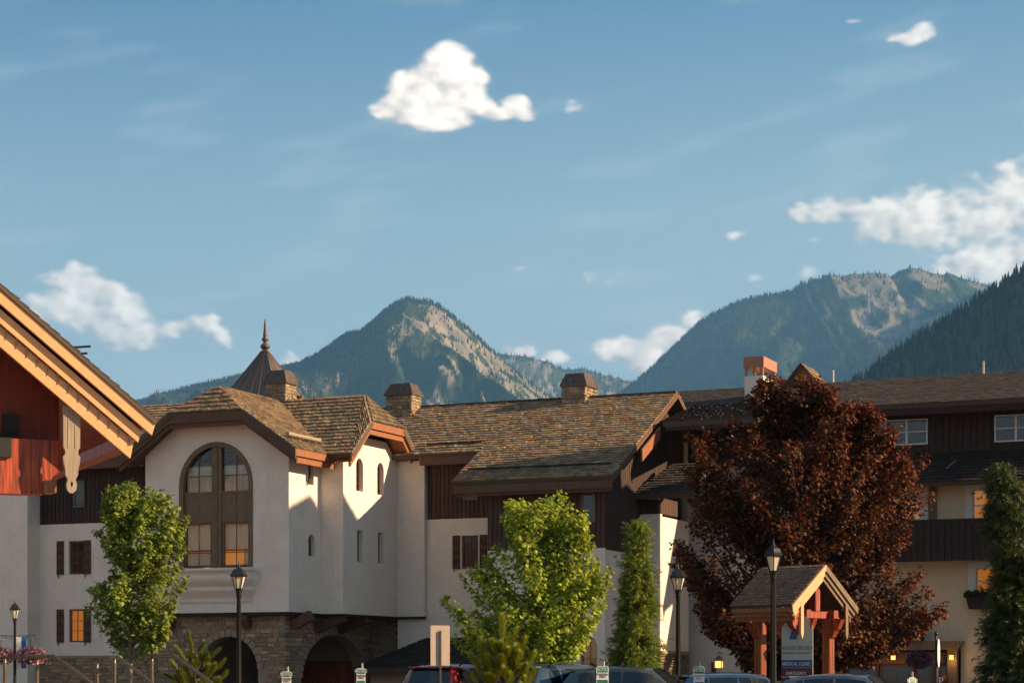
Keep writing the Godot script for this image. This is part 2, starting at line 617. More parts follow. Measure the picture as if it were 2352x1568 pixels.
func make_materials() -> void:
	var bumpy := noise_tex(0.03, 4, 0, 1, 3, true)
	var blotch := noise_tex(0.008, 5, 0.93, 1.0, 5)
	var streak := noise_tex(0.015, 5, 0.62, 1.0, 8)
	var grain := grain_tex(0.55, 1.0, 4)
	var plaster := plaster_tex()
	var grain2 := grain_tex(0.75, 1.0, 9, 20.0)
	M.stucco = mat(Color(.84, .72, .615), .92, {"tex": plaster, "bump": bumpy, "bump_k": .16, "scale": Vector3(.11, .11, .11)})
	M.cream = mat(Color(.70, .55, .38), .92, {"tex": plaster, "bump": bumpy, "bump_k": .16, "scale": Vector3(.11, .11, .11)})
	M.siding = []
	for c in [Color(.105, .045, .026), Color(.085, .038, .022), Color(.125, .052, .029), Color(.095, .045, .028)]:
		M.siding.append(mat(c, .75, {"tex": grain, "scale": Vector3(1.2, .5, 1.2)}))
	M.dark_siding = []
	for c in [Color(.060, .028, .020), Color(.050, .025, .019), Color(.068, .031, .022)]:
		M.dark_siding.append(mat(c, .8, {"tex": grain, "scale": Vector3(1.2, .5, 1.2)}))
	M.backing = mat(Color(.035, .018, .012), .9)
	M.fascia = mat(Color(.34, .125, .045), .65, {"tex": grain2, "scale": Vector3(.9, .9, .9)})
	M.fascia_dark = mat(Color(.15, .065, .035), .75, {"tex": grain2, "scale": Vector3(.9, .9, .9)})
	M.soffit = mat(Color(.42, .15, .05), .7, {"tex": grain2, "scale": Vector3(.9, .9, .9)})
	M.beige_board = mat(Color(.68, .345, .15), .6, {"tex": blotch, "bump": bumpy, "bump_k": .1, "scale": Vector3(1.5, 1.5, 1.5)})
	M.weathered = mat(Color(.40, .31, .22), .85, {"tex": grain2, "scale": Vector3(2, 1, 2)})
	M.dark_red = mat(Color(.22, .028, .006), .7, {"tex": grain2, "scale": Vector3(.9, .4, .9)})
	M.red_wood = mat(Color(.24, .06, .03), .6, {"tex": grain2, "scale": Vector3(1, 1, 1)})
	M.red_beam = mat(Color(.44, .062, .014), .5, {"tex": grain, "scale": Vector3(.8, .8, .8)})
	M.orange_post = mat(Color(.38, .085, .02), .35, {"tex": grain, "scale": Vector3(.9, .35, .9)})
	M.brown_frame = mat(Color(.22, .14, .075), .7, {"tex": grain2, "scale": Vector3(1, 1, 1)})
	M.white_frame = mat(Color(.62, .60, .57), .6)
	M.roof_deck = mat(Color(.085, .06, .042), .9)
	M.shingle = mat(Color.WHITE, .88, {"vc": true, "tex": streak, "scale": Vector3(.8, .8, .8)})
	M.stone_v = mat(Color.WHITE, .9, {"vc": true, "tex": streak, "bump": bumpy, "bump_k": .5, "scale": Vector3(.9, .9, .9)})
	M.mortar = mat(Color(.32, .235, .16), .95, {"tex": blotch, "scale": Vector3(.5, .5, .5)})
	M.cap_metal = mat(Color(.16, .105, .08), .5, {"metal": .35, "tex": streak, "scale": Vector3(.5, .5, .5)})
	M.turret_metal = mat(Color(.13, .105, .09), .55, {"metal": .3, "tex": blotch, "scale": Vector3(.4, .4, .4)})
	M.black_metal = mat(Color(.022, .021, .02), .45, {"metal": .4, "tex": streak, "scale": Vector3(3, 3, 3)})
	M.rail_metal = mat(Color(.20, .15, .11), .4, {"metal": .6, "tex": streak, "scale": Vector3(3, 3, 3)})
	M.galv = mat(Color(.40, .38, .35), .4, {"metal": .7})
	M.glass = mat(Color(.02, .025, .03), .05)
	M.glass.transparency = BaseMaterial3D.TRANSPARENCY_ALPHA
	M.glass.albedo_color.a = 0.12
	M.frost = mat(Color(.75, .66, .52), .5, {"back": Color(.6, .52, .4)})
	M.curtain = mat(Color(.74, .68, .50), .9)
	M.orange_reflection = mat(Color(.62, .27, .05), .9)  # glowing orange in place of sunlit buildings mirrored in the panes
	M.orange_reflection.emission_enabled = true
	M.orange_reflection.emission = lin(.13, .048, .007)
	M.dark_inside = mat(Color(.02, .017, .015), .9)
	M.terracotta = mat(Color(.36, .17, .10), .7, {"tex": blotch, "scale": Vector3(.7, .7, .7)})
	M.asphalt = mat(Color(.11, .098, .085), .9, {"tex": noise_tex(.05, 4, .7, 1, 12), "bump": bumpy, "bump_k": .4, "scale": Vector3(.3, .3, .3)})
	M.paving = mat(Color(.34, .28, .22), .9, {"tex": blotch, "scale": Vector3(.1, .1, .1)})
	M.leaf = mat(Color.WHITE, .5, {"vc": true, "spec": .42, "back": Color(.95, .95, .5)})
	M.leaf_dark = mat(Color.WHITE, .55, {"vc": true, "spec": .36, "back": Color(.7, .35, .16)})
	M.needle = mat(Color.WHITE, .55, {"vc": true, "back": Color(.6, .7, .25)})
	M.far_tree = mat(Color.WHITE, .95, {"vc": true, "spec": .1})
	M.terrain = mat(Color.WHITE, .97, {"vc": true, "spec": .1})
	M.petal = mat(Color.WHITE, .6, {"vc": true, "back": Color(.5, .3, .4)})
	M.bark_pale = mat(Color(.30, .22, .17), .85, {"tex": streak, "bump": bumpy, "bump_k": .6, "scale": Vector3(2, 1, 2)})
	M.bark_dark = mat(Color(.09, .065, .05), .9, {"tex": streak, "bump": bumpy, "bump_k": .8, "scale": Vector3(1.5, .8, 1.5)})
	M.sign_tan = mat(Color(.52, .40, .31), .5, {"tex": blotch, "scale": Vector3(1, 1, 1)})
	M.sign_white = mat(Color(.70, .70, .66), .45)
	M.sign_grey = mat(Color(.42, .40, .36), .5)
	M.sign_green = mat(Color(.02, .14, .075), .45)
	M.sign_blue = mat(Color(.015, .065, .16), .45)
	M.sign_maroon = mat(Color(.12, .015, .02), .45)
	M.ink = mat(Color(.05, .06, .07), .6)
	M.white_print = mat(Color(.75, .76, .74), .5)
	M.tyre = mat(Color(.02, .02, .02), .85)
	M.alloy = mat(Color(.45, .45, .46), .3, {"metal": .9})
	M.car_glass = mat(Color(.012, .015, .018), .06, {"spec": .6})
	M.tail_lamp = mat(Color(.35, .01, .01), .15)
	M.head_lamp = mat(Color(.6, .6, .6), .1)
	M.bunting_white = mat(Color(.78, .76, .70), .8, {"back": Color(.4, .4, .38)})
	M.bunting_blue = mat(Color(.01, .14, .42), .8, {"back": Color(.05, .15, .4)})


# ---------------------------------------------------------------- sky

# clouds: direction given as degrees right of ahead and degrees up, half sizes in degrees; [az, el, half width, half height, weight]
func cloud_list() -> Array:
	return [
		# the large bright cloud and its small follower
		{"k": 1.0, "glow": 1.15, "amp": .6, "warp": .36, "soft": .6, "puffs": [[-1.78, 16.6, .74, .56], [-1.85, 16.2, 1.05, .74], [-2.35, 16.3, .6, .45], [-1.15, 16.15, .62, .46], [-.95, 16.25, .36, .28], [-1.2, 15.65, .72, .46], [-2.2, 15.5, 1.1, .46], [-3.15, 15.45, .75, .42], [-2.8, 15.95, .85, .5], [-2.9, 15.2, .7, .3], [-1.85, 15.15, .75, .32], [-2.3, 15.05, .7, .26], [.05, 15.5, .40, .34], [.38, 15.25, .40, .22], [-.35, 15.32, .5, .22]]},
		# far right small
		{"k": .75, "amp": .9, "warp": .8, "soft": .8, "puffs": [[11.0, 17.0, .75, .2], [11.4, 17.15, .5, .2], [9.5, 17.45, .16, .07]]},
		# long bank at right
		{"k": .76, "amp": .85, "warp": 1.0, "soft": .85, "puffs": [[13.6, 12.4, 1.8, 1.1], [12.4, 12.3, 1.6, 1.0], [11.2, 12.25, 1.3, .85], [10.2, 12.1, 1.1, .6], [9.1, 12.6, .75, .32], [8.1, 12.6, .5, .22], [13.9, 13.5, .7, .3], [14.6, 13.2, 1.4, .6], [15.5, 12.0, 1.6, 1.2], [6.3, 12.1, .35, .12], [13.7, 11.1, 1.6, .6], [12.6, 11.0, .9, .34], [14.8, 10.6, 1.4, .5], [8.3, 11.9, .25, .12]]},
		{"k": .36, "amp": 1.1, "warp": .7, "soft": 1.0, "puffs": [[8.3, 11.0, .28, .16], [6.6, 10.95, .25, .14], [2.15, 11.05, .3, .14], [2.7, 10.8, .2, .1], [3.1, 11.1, .15, .08], [.1, 11.3, .2, .08], [1.75, 15.45, .18, .14], [1.6, 15.65, .14, .1]]},
		# behind the gap between the peaks
		{"k": .95, "amp": .7, "warp": .7, "soft": .65, "puffs": [[3.6, 8.9, .85, .5], [2.9, 9.05, .6, .35], [4.3, 9.3, .6, .4], [3.9, 8.6, .8, .4], [4.9, 9.8, .3, .2], [1.35, 8.75, .4, .22], [.2, 8.95, .5, .2], [5.3, 9.1, .4, .3]]},
		{"k": .8, "amp": .8, "puffs": [[-5.7, 8.75, .35, .18], [-5.9, 8.6, .4, .15]]},
		# left, above the eave
		{"k": .72, "amp": .75, "warp": 1.0, "soft": .85, "puffs": [[-11.2, 9.8, 1.3, .8], [-10.4, 9.6, 1.0, .6], [-12.1, 10.0, 1.0, .7], [-12.0, 10.8, .9, .3], [-11.4, 10.5, .9, .28], [-10.6, 9.2, .9, .4], [-9.2, 9.45, .4, .28], [-8.4, 9.55, .45, .3], [-8.1, 9.4, .35, .2], [-12.8, 9.7, .8, .6]]},
	]


func sky_base(az: float, el: float) -> Color:
	# deep blue above, pale towards the horizon, warmer and brighter low down towards the sun at the right
	var stops := [[0.0, Color(.195, .250, .258)], [8.0, Color(.182, .247, .262)], [12.5, Color(.140, .212, .246)], [18.4, Color(.036, .112, .182)], [30.0, Color(.030, .102, .178)], [90.0, Color(.020, .070, .130)]]
	var c: Color = stops[5][1]
	var e := maxf(el, 0.0)
	for k in 5:
		if e < stops[k + 1][0]:
			var f: float = (e - stops[k][0]) / (stops[k + 1][0] - stops[k][0])
			var a: Color = stops[k][1]
			c = a.lerp(stops[k + 1][1], f)
			break
	var turn := cos(deg_to_rad(az - 76.0)) * .5 + .5
	var low := exp(-e / 14.0)
	c += Color(.26, .20, .15) * (pow(turn, 5.0) * low)
	c += Color(.30, .18, .09) * low * pow(1.0 - turn, 2.0)
	# deepest a quarter turn away from the sun
	var d := cos(deg_to_rad(az - 79.0)) * cos(deg_to_rad(e)) * cos(deg_to_rad(23.5)) + sin(deg_to_rad(e)) * sin(deg_to_rad(23.5))
	var q := exp(-d * d * 9.0) * clampf(e / 16.0, 0, 1)
	c = Color(c.r * (1.0 - .34 * q), c.g * (1.0 - .22 * q), c.b * (1.0 - .12 * q))
	return c


func paint_sky() -> Image:
	var w := 4096
	var h := 4096
	var small := Image.create(256, 256, false, Image.FORMAT_RGBF)
	var fb := FastNoiseLite.new()
	fb.seed = 11
	fb.frequency = 0.9
	fb.fractal_octaves = 5
	for y in 256:
		var el := 90.0 - (y + .5) / 256.0 * 180.0
		for x in 256:
			var az := fposmod((x + .5) / 256.0 * 360.0 + 180.0, 360.0) - 180.0    # straight ahead is at the seam
			var c := sky_base(az, el)
			# scattered evening cloud all round, away from the part that is drawn finely below
			var inside := absf(az) < 17.0 and el < 21.0
			if el > 3.0 and not inside:
				var d := Vector3(sin(deg_to_rad(az)) * cos(deg_to_rad(el)), sin(deg_to_rad(el)), -cos(deg_to_rad(az)) * cos(deg_to_rad(el)))
				var k := smoothstep(.10, .42, fb.get_noise_3d(d.x * 3.0, d.y * 6.0, d.z * 3.0)) * .75
				c = c.lerp(Color(.52, .42, .32), k * smoothstep(3.0, 8.0, el))
			small.set_pixel(x, y, c)
	small.resize(w, h, Image.INTERPOLATE_BILINEAR)
	# the part round the view, at full detail
	var x0 := -int(17.0 / 360.0 * w)
	var nx := int(34.0 / 360.0 * w)
	var y0 := int((90.0 - 21.0) / 180.0 * h)
	var ny := int(22.0 / 180.0 * h)
	var fn := FastNoiseLite.new()
	fn.seed = 5
	fn.frequency = 0.55
	fn.fractal_octaves = 6
	fn.fractal_gain = .55
	var wisp := FastNoiseLite.new()
	wisp.seed = 21
	wisp.frequency = 0.09
	wisp.fractal_octaves = 4
	var dens := PackedFloat32Array()
	var lit := PackedFloat32Array()
	dens.resize(nx * ny)
	lit.resize(nx * ny)
	for cl in cloud_list():
		var lo := Vector2(1e9, 1e9)
		var hi := -lo
		for p in cl.puffs:
			lo = lo.min(Vector2(p[0] - p[2] * 1.9, p[1] - p[3] * 1.9))
			hi = hi.max(Vector2(p[0] + p[2] * 1.9, p[1] + p[3] * 1.9))
		for j in ny:
			var el := 90.0 - (y0 + j + .5) / h * 180.0
			if el < lo.y or el > hi.y: continue
			for i in nx:
				var az := (x0 + i + .5) / w * 360.0
				if az < lo.x or az > hi.x: continue
				var wx := fn.get_noise_2d(az * .9 + 40.0, el * 1.1) * .55 + fn.get_noise_2d(az * 3.1, el * 3.4 + 20.0) * .16
				var wy := fn.get_noise_2d(az * .9, el * 1.1 + 60.0) * .40 + fn.get_noise_2d(az * 3.1 + 70.0, el * 3.4) * .12
				var wk: float = cl.get("warp", 1.0)
				var top_r := -9.0
				var sum := 0.0
				var side_sum := 0.0
				for p in cl.puffs:
					var dx: float = (az + wx * wk - p[0]) / (p[2] * 1.12)
					var dy: float = (el + wy * wk - p[1]) / (p[3] * 1.12)
					if dy < 0: dy *= 1.15
					var r := 1.0 - dx * dx - dy * dy
					if r > -1.5:
						var g := clampf(r, 0, 1)
						top_r = maxf(top_r, r)
						sum += g
						side_sum += g * (dx * .75 + dy * .55)
				if top_r < -1.0: continue
				var f := top_r + maxf(0.0, sum - maxf(top_r, 0.0)) * .3
				var n := fn.get_noise_2d(az * 1.15, el * 1.5) + fn.get_noise_2d(az * 4.6 + 11.0, el * 5.5) * .35
				var n2 := fn.get_noise_2d((az + .25) * 1.15, (el + .12) * 1.5)
				var v: float = minf(f, .9) + n * cl.amp * 1.0 - .05
				v -= maxf(0.0, -f) * 1.5
				var a := smoothstep(0.0, cl.get("soft", .55), v) * float(cl.k)
				var q := j * nx + i
				if a > dens[q]:
					dens[q] = a
					lit[q] = float(cl.get("glow", 1.0)) * clampf(.58 + side_sum * .34 + (n - n2) * .55 + (v - .4) * .45, .12, 1.3)
	for j in ny:
		var el := 90.0 - (y0 + j + .5) / h * 180.0
		for i in nx:
			var az := (x0 + i + .5) / w * 360.0
			var q := j * nx + i
			var c := sky_base(az, el)
			var s := wisp.get_noise_2d(az * 1.2 + el * .8, el * 6.0 - az * 1.1)
			c = c.lerp(Color(.30, .35, .36), clampf(smoothstep(.05, .6, s) * .17, 0, 1))
			if dens[q] > 0.0:
				var l := lit[q]
				var cc := Color(.21, .19, .18).lerp(Color(.62, .55, .47), clampf(l, 0, 1.2))
				c = c.lerp(cc, dens[q])
			c.a = 1.0
			small.set_pixel(posmod(x0 + i, w), y0 + j, c)
	return small


# ---------------------------------------------------------------- ground and mountains

func setting() -> void:
	var p := PlaneMesh.new()
	p.size = Vector2(60000, 60000)
	var g := put("ground", p, M.paving, self, "structure")
	g.set_meta("label", "pale paved ground of the town running out to the valley")
	g.position = Vector3(0, -0.004, -8000)
	var a := PlaneMesh.new()
	a.size = Vector2(70, 34)
	var lot := put("parking_lot", a, M.asphalt, self, "structure")
	lot.set_meta("label", "asphalt parking lot in front of the hotel")
	lot.transform = Transform3D(fac.basis, Vector3(2, 0, -62))
	var s := mb()
	box2(s, Vector3(-22, 0, 1.4), Vector3(34, .13, 4.2))
	var side_walk := commit(s, "pavement", M.paving, self, "structure")
	side_walk.set_meta("label", "raised pavement along the foot of the hotel front")
	side_walk.transform = fac


class Hill:
	var x0: float; var x1: float; var dist: float; var run: float; var back: float
	var nx: int; var nz: int
	var h := PackedFloat32Array()
	func at(fx: float, fz: float) -> Vector3:
		var i := clampi(int(fx * nx), 0, nx - 1)
		var j := clampi(int(fz * nz), 0, nz - 1)
		var u := fx * nx - i
		var v := fz * nz - j
		var r := nx + 1
		var y := lerpf(lerpf(h[j * r + i], h[j * r + i + 1], u), lerpf(h[(j + 1) * r + i], h[(j + 1) * r + i + 1], u), v)
		return Vector3(lerpf(x0, x1, fx), y, -dist + lerpf(-back, run, fz))


# crest: points (x over distance, height over distance); the slope comes down towards the town over run metres
func hill(called: String, label: String, crest: Array, dist: float, run: float, nx: int, nz: int, o: Dictionary) -> Hill:
	var hl := Hill.new()
	hl.dist = dist
	hl.run = run
	hl.back = run * .25
	hl.nx = nx
	hl.nz = nz
	var cr := PackedVector2Array(crest)
	hl.x0 = cr[0].x * dist
	hl.x1 = cr[cr.size() - 1].x * dist
	var fn := FastNoiseLite.new()
	fn.seed = o.get("seed", 1)
	fn.noise_type = FastNoiseLite.TYPE_SIMPLEX
	fn.fractal_type = FastNoiseLite.FRACTAL_RIDGED
	fn.fractal_octaves = 4
	fn.frequency = 1.0
	var fine := FastNoiseLite.new()
	fine.seed = o.get("seed", 1) + 50
	fine.fractal_octaves = 5
	fine.frequency = 1.0
	var size: float = o.get("spur", 900.0)
	var amp: float = o.get("amp", .2)
	var slant: float = o.get("slant", .35)
	hl.h.resize((nx + 1) * (nz + 1))
	var t0 := hl.back / (hl.back + run)
	for j in nz + 1:
		var f := float(j) / nz
		var t := (f - t0) / (1.0 - t0)      # 0 at the crest, 1 at the foot
		for i in nx + 1:
			var x := lerpf(hl.x0, hl.x1, float(i) / nx)
			var shift := x - slant * maxf(t, 0) * run * .3
			var y := line_at(cr, x / dist) * dist
			y += fine.get_noise_2d(x / (size * .25), 3.3) * size * .006
			var k := 0.0
			if t >= 0:
				k = pow(maxf(1.0 - t, 0), float(o.get("fall", 1.05)))
			else:
				k = 1.0 + t * 2.2
			var hh := y * k
			var bump := fn.get_noise_2d(shift / size, t * run / (size * 2.6))
			if bump > 0: bump *= smoothstep(0.0, .35, t)
			hh += bump * amp * y * sin(PI * clampf(t, 0, 1)) * .5
			hh += fine.get_noise_2d(x / (size * .16), t * run / (size * .30)) * y * .016 * smoothstep(0.0, .12, t)
			hh += (fn.get_noise_2d(shift / (size * .22) + 9.0, t * run / (size * .5))) * y * .014 * smoothstep(0.0, .1, t) * (1.0 - t)
			hl.h[j * (nx + 1) + i] = maxf(hh, -30.0)
	var v := PackedVector3Array()
	var nrm := PackedVector3Array()
	var col := PackedColorArray()
	var idx := PackedInt32Array()
	var r := nx + 1
	var dx := (hl.x1 - hl.x0) / nx
	var dz := (hl.back + run) / nz
	var rock_fn: Callable = o.rock
	for j in nz + 1:
		var t := (float(j) / nz - t0) / (1.0 - t0)
		for i in nx + 1:
			var q := j * r + i
			var gx := (hl.h[j * r + mini(i + 1, nx)] - hl.h[j * r + maxi(i - 1, 0)]) / (dx * 2)
			var gz := (hl.h[mini(j + 1, nz) * r + i] - hl.h[maxi(j - 1, 0) * r + i]) / (dz * 2)
			var n := Vector3(-gx, 1, -gz).normalized()
			var p := Vector3(lerpf(hl.x0, hl.x1, float(i) / nx), hl.h[q], -dist - hl.back + dz * j)
			v.append(p)
			nrm.append(n)
			var u := p.x / dist
			var m := fine.get_noise_2d(p.x / (size * .12), p.z / (size * .2))
			var m2 := fine.get_noise_2d(p.x / (size * .5) + 7.0, p.z / (size * .8))
			var rock: float = clampf(rock_fn.call(u, t, n, m, m2), 0, 1)
			var green := Color(.030, .050, .022).lerp(Color(.075, .085, .032), clampf(m2 + .5 + m * .5, 0, 1))
			var stone := Color(.25, .215, .165).lerp(Color(.13, .12, .10), clampf(m * 1.2 + .4, 0, 1))
			col.append(green.lerp(stone, rock))
	for j in nz:
		for i in nx:
			var q := j * r + i
			idx.append_array(PackedInt32Array([q, q + 1, q + r, q + 1, q + r + 1, q + r]))
	var arr := []
	arr.resize(Mesh.ARRAY_MAX)
	arr[Mesh.ARRAY_VERTEX] = v
	arr[Mesh.ARRAY_NORMAL] = nrm
	arr[Mesh.ARRAY_COLOR] = col
	arr[Mesh.ARRAY_INDEX] = idx
	var am := ArrayMesh.new()
	am.add_surface_from_arrays(Mesh.PRIMITIVE_TRIANGLES, arr)
	var g := put(called, am, M.terrain, self, "structure")
	g.set_meta("label", label)
	return hl


func conifer_mesh() -> ArrayMesh:
	var s := mb()
	var r := RandomNumberGenerator.new()
	r.seed = 3
	for k in 6:
		var y0 := .04 + k * .155
		var y1 := minf(y0 + .30, 1.02)
		var rad := .19 * (1.0 - k / 6.6)
		var n := 6
		var ph := r.randf() * 3
		for i in n:
			var a0 := TAU * i / n + ph
			var a1 := TAU * (i + 1) / n + ph
			var ra := rad * r.randf_range(.75, 1.15)
			var rb := rad * r.randf_range(.75, 1.15)
			tri(s, Vector3(0, y1, 0), Vector3(cos(a1) * rb, y0 - r.randf() * .03, sin(a1) * rb), Vector3(cos(a0) * ra, y0 - r.randf() * .03, sin(a0) * ra))
	s.generate_normals()
	return s.commit()


func forest(hl: Hill, mesh: Mesh, label: String, n: int, tall: float, where: Callable, tints: Array) -> void:
	var pl := []
	var cols := PackedColorArray()
	for k in n:
		var fx := rng.randf()
		var fz := pow(rng.randf(), .9)
		if k < n * .06: fz = .2 + rng.randf() * .015     # along the crest
		var p := hl.at(fx, fz)
		var t := (fz - .2) / .8
		if not where.call(p.x / hl.dist, t, rng.randf()): continue
		var h := tall * rng.randf_range(.55, 1.25)
		pl.append(Transform3D(Basis(Vector3.UP, rng.randf() * TAU).scaled(Vector3(h, h, h)), p - Vector3(0, h * .05, 0)))
		var c: Color = tints[rng.randi() % tints.size()]
		var q := rng.randf_range(.7, 1.25)
		cols.append(Color(c.r * q, c.g * q, c.b * q))
	var o := many("conifer_forest", mesh, M.far_tree, self, pl, cols)
	o.set_meta("label", label)
	o.set_meta("category", "forest")


func px_crest(pts: Array) -> Array:
	# profile of a crest as seen from the town: sideways and upward slope of the sight line
	return pts.map(func(p): return Vector2((p[0] - 1176.0) / 4704.0, (1550.0 - p[1]) / 4704.0))


func mountains() -> void:
	var tree := conifer_mesh()
	var greens := [Color(.022, .040, .018), Color(.030, .050, .022), Color(.018, .032, .017), Color(.040, .055, .022)]
	var light_greens := [Color(.040, .060, .024), Color(.055, .070, .026), Color(.030, .048, .020)]
	# rocky peak in the middle, with its long left shoulder
	var c := px_crest([[150, 960], [310, 925], [420, 893], [500, 876], [560, 862], [620, 850], [680, 838], [730, 815], [775, 780], [800, 765], [830, 758], [860, 735], [885, 712], [912, 694], [938, 685], [960, 690], [990, 690], [1010, 700], [1040, 722], [1075, 752], [1100, 775], [1135, 808], [1180, 850], [1225, 885], [1270, 915], [1330, 950], [1420, 1000], [1500, 1040]])
	var hl := hill("rocky_mountain", "rocky green peak rising behind the hotel roofs, its right flank sunlit", c, 9000.0, 4200.0, 560, 220, {"seed": 4, "spur": 1500.0, "amp": .42, "slant": 1.1, "fall": 1.0,
		"rock": func(u, t, n, m, m2): return smoothstep(.0, .25, (n.x * 1.2 + m * 1.4 + m2 * 1.0 - .42) + (.20 if u > -.045 and t < .35 else 0.0)) * (1.0 if u > -.10 else .25)})
	forest(hl, tree, "dark conifers scattered over the central rocky peak and its left shoulder", 60000, 19.0, func(u, t, r): return t > -.05 and t < .85 and (u < -.05 or r < (.18 if t < .3 else .42) or (absf(t) < .03 and r < .55 and u < -.01)), greens)
	# far hill in the gap
	c = px_crest([[1080, 800], [1175, 815], [1215, 818], [1260, 832], [1300, 848], [1340, 846], [1380, 858], [1430, 872], [1460, 880], [1520, 900], [1600, 930]])
	hl = hill("far_hill", "blue forested hill low in the gap between the two mountains", c, 13500.0, 4000.0, 120, 50, {"seed": 9, "spur": 900.0, "amp": .2, "rock": func(_u, _t, n, m, m2): return smoothstep(.2, .5, m + n.x)})
	forest(hl, tree, "conifers on the far hill in the gap", 4500, 26.0, func(_u, t, _r): return t > -.02 and t < .5, greens)
	# broad mountain at the right with a craggy top
	c = px_crest([[1380, 935], [1455, 883], [1500, 842], [1545, 800], [1575, 768], [1600, 745], [1640, 720], [1670, 702], [1700, 692], [1740, 682], [1780, 676], [1815, 668], [1832, 657], [1840, 645], [1852, 652], [1862, 640], [1875, 642], [1905, 631], [1935, 634], [1960, 628], [2000, 626], [2030, 627], [2045, 634], [2070, 620], [2090, 614], [2115, 619], [2140, 627], [2165, 630], [2180, 624], [2200, 634], [2235, 644], [2270, 654], [2330, 690], [2420, 720], [2520, 760]])
	hl = hill("craggy_mountain", "broad blue mountain with a craggy grey top at the right", c, 11500.0, 5200.0, 320, 140, {"seed": 14, "spur": 1700.0, "amp": .13, "slant": .2, "fall": 1.12,
		"rock": func(u, t, n, m, m2): return smoothstep(.12, .5, m * 1.1 + m2 * .5 + (.45 if u > .155 and t < .20 else -.45))})
	forest(hl, tree, "conifers covering the broad mountain below its crags", 45000, 24.0, func(u, t, r): return t > -.01 and t < .75 and (u < .155 or t > .2 or r < .12), greens)
	# unseen ridge added beyond the right edge to keep the broad mountain in shadow
	hill("shade_ridge", "added high ridge beyond the right edge that shades the broad mountain", [Vector2(-3.6, .40), Vector2(-3.0, .60), Vector2(-2.5, .66), Vector2(-2.1, .64), Vector2(-1.9, .45), Vector2(-1.75, .15)], 4700.0, 2000.0, 60, 30, {"seed": 31, "spur": 900.0, "amp": .15, "rock": func(_u, _t, _n, m, _m2): return smoothstep(.2, .6, m)})
	get_node("shade_ridge").rotation.y = -PI / 2
	# sunlit spur and dark slope nearer at the right
	c = px_crest([[1930, 920], [2000, 870], [2075, 790], [2110, 758], [2150, 742], [2200, 735], [2300, 730], [2420, 740]])
	hl = hill("sunlit_spur", "small sunlit wooded spur beside the dark near slope", c, 6800.0, 1800.0, 90, 50, {"seed": 19, "spur": 420.0, "amp": .25, "rock": func(_u, _t, n, m, _m2): return smoothstep(.1, .5, m + n.x)})
	forest(hl, tree, "conifers on the small spur beside the near slope", 2600, 24.0, func(_u, t, _r): return t > -.02 and t < .6, light_greens)
	c = px_crest([[1900, 925], [1985, 866], [2040, 826], [2080, 800], [2120, 772], [2160, 748], [2200, 722], [2240, 700], [2280, 668], [2320, 640], [2352, 622], [2450, 560], [2600, 480], [2800, 420]])
	hl = hill("near_slope", "dark wooded slope rising steeply at the right edge", c, 3600.0, 1500.0, 150, 70, {"seed": 23, "spur": 380.0, "amp": .14, "fall": 1.2, "rock": func(_u, _t, _n, m, _m2): return smoothstep(.5, .8, m) * .3})
	forest(hl, tree, "dense dark conifers covering the near slope at the right edge", 12000, 21.0, func(_u, t, _r): return t > -.06 and t < .8, greens)


# ---------------------------------------------------------------- the hotel

func chimney(parent: Node3D, x0: float, x1: float, z0: float, z1: float, y0: float, y1: float, capy: float) -> void:
	var s := mb()
	box2(s, Vector3(x0 + .03, y0, z0 + .03), Vector3(x1 - .03, y1, z1 - .03))
	var c := commit(s, "chimney", M.mortar, parent)
	var tints := [Color(.44, .33, .20), Color(.36, .26, .165), Color(.50, .38, .24), Color(.31, .23, .15)]
	stones(c, front(z1 - .03), x0, x1, y0, y1, [], tints, .16)
	stones(c, side(x1 - .03), -z1, -z0, y0, y1, [], tints, .16)
	stones(c, Transform3D(Basis(Vector3(0, 0, 1), Vector3.UP, Vector3(-1, 0, 0)), Vector3(x0 + .03, 0, 0)), z0, z1, y0, y1, [], tints, .16)
	# tapered metal cap with a lipped foot
	var m := mb()
	var o := .07
	box2(m, Vector3(x0 - o, y1, z0 - o), Vector3(x1 + o, y1 + .1, z1 + o))
	var i := (x1 - x0) * .13
	var lo := [Vector3(x0 - o + .02, y1 + .1, z0 - o + .02), Vector3(x1 + o - .02, y1 + .1, z0 - o + .02), Vector3(x1 + o - .02, y1 + .1, z1 + o - .02), Vector3(x0 - o + .02, y1 + .1, z1 + o - .02)]
	var hi := [Vector3(x0 + i, capy, z0 + i), Vector3(x1 - i, capy, z0 + i), Vector3(x1 - i, capy, z1 - i), Vector3(x0 + i, capy, z1 - i)]
	for k in 4:
		quad(m, hi[k], hi[(k + 1) % 4], lo[(k + 1) % 4], lo[k])
	quad(m, hi[3], hi[2], hi[1], hi[0])
	for k in 4:   # standing seams on the corners
		var d: Vector3 = (hi[k] - lo[k])
		tube(m, [lo[k], lo[k] + d], [.018, .018], 5)
	commit(m, "chimney_cap", M.cap_metal, c)


func shutter_pair(h: Node3D, t: Transform3D, x0: float, x1: float, y0: float, y1: float, w: float) -> void:
	for e in [[x0, x0 + w], [x1 - w, x1]]:
		var s := mb()
		beam(s, Vector3((e[0] + e[1]) / 2, y0, .03), Vector3((e[0] + e[1]) / 2, y1, .03), e[1] - e[0], .05, Vector3.BACK, .01)
		var p := commit(s, "shutter", mat(Color(.10, .075, .05), .75, {"tex": M.shutter_tex, "scale": Vector3(2.0, 1.25, 2.0)}), h)
		p.transform = t
		var d := mb()
		box(d, Vector3((e[0] + e[1]) / 2 - .1, y0 - .06, .05), Vector3(.03, .16, .03))
		var q := commit(d, "shutter_dog", M.black_metal, p)
		q.transform = Transform3D.IDENTITY


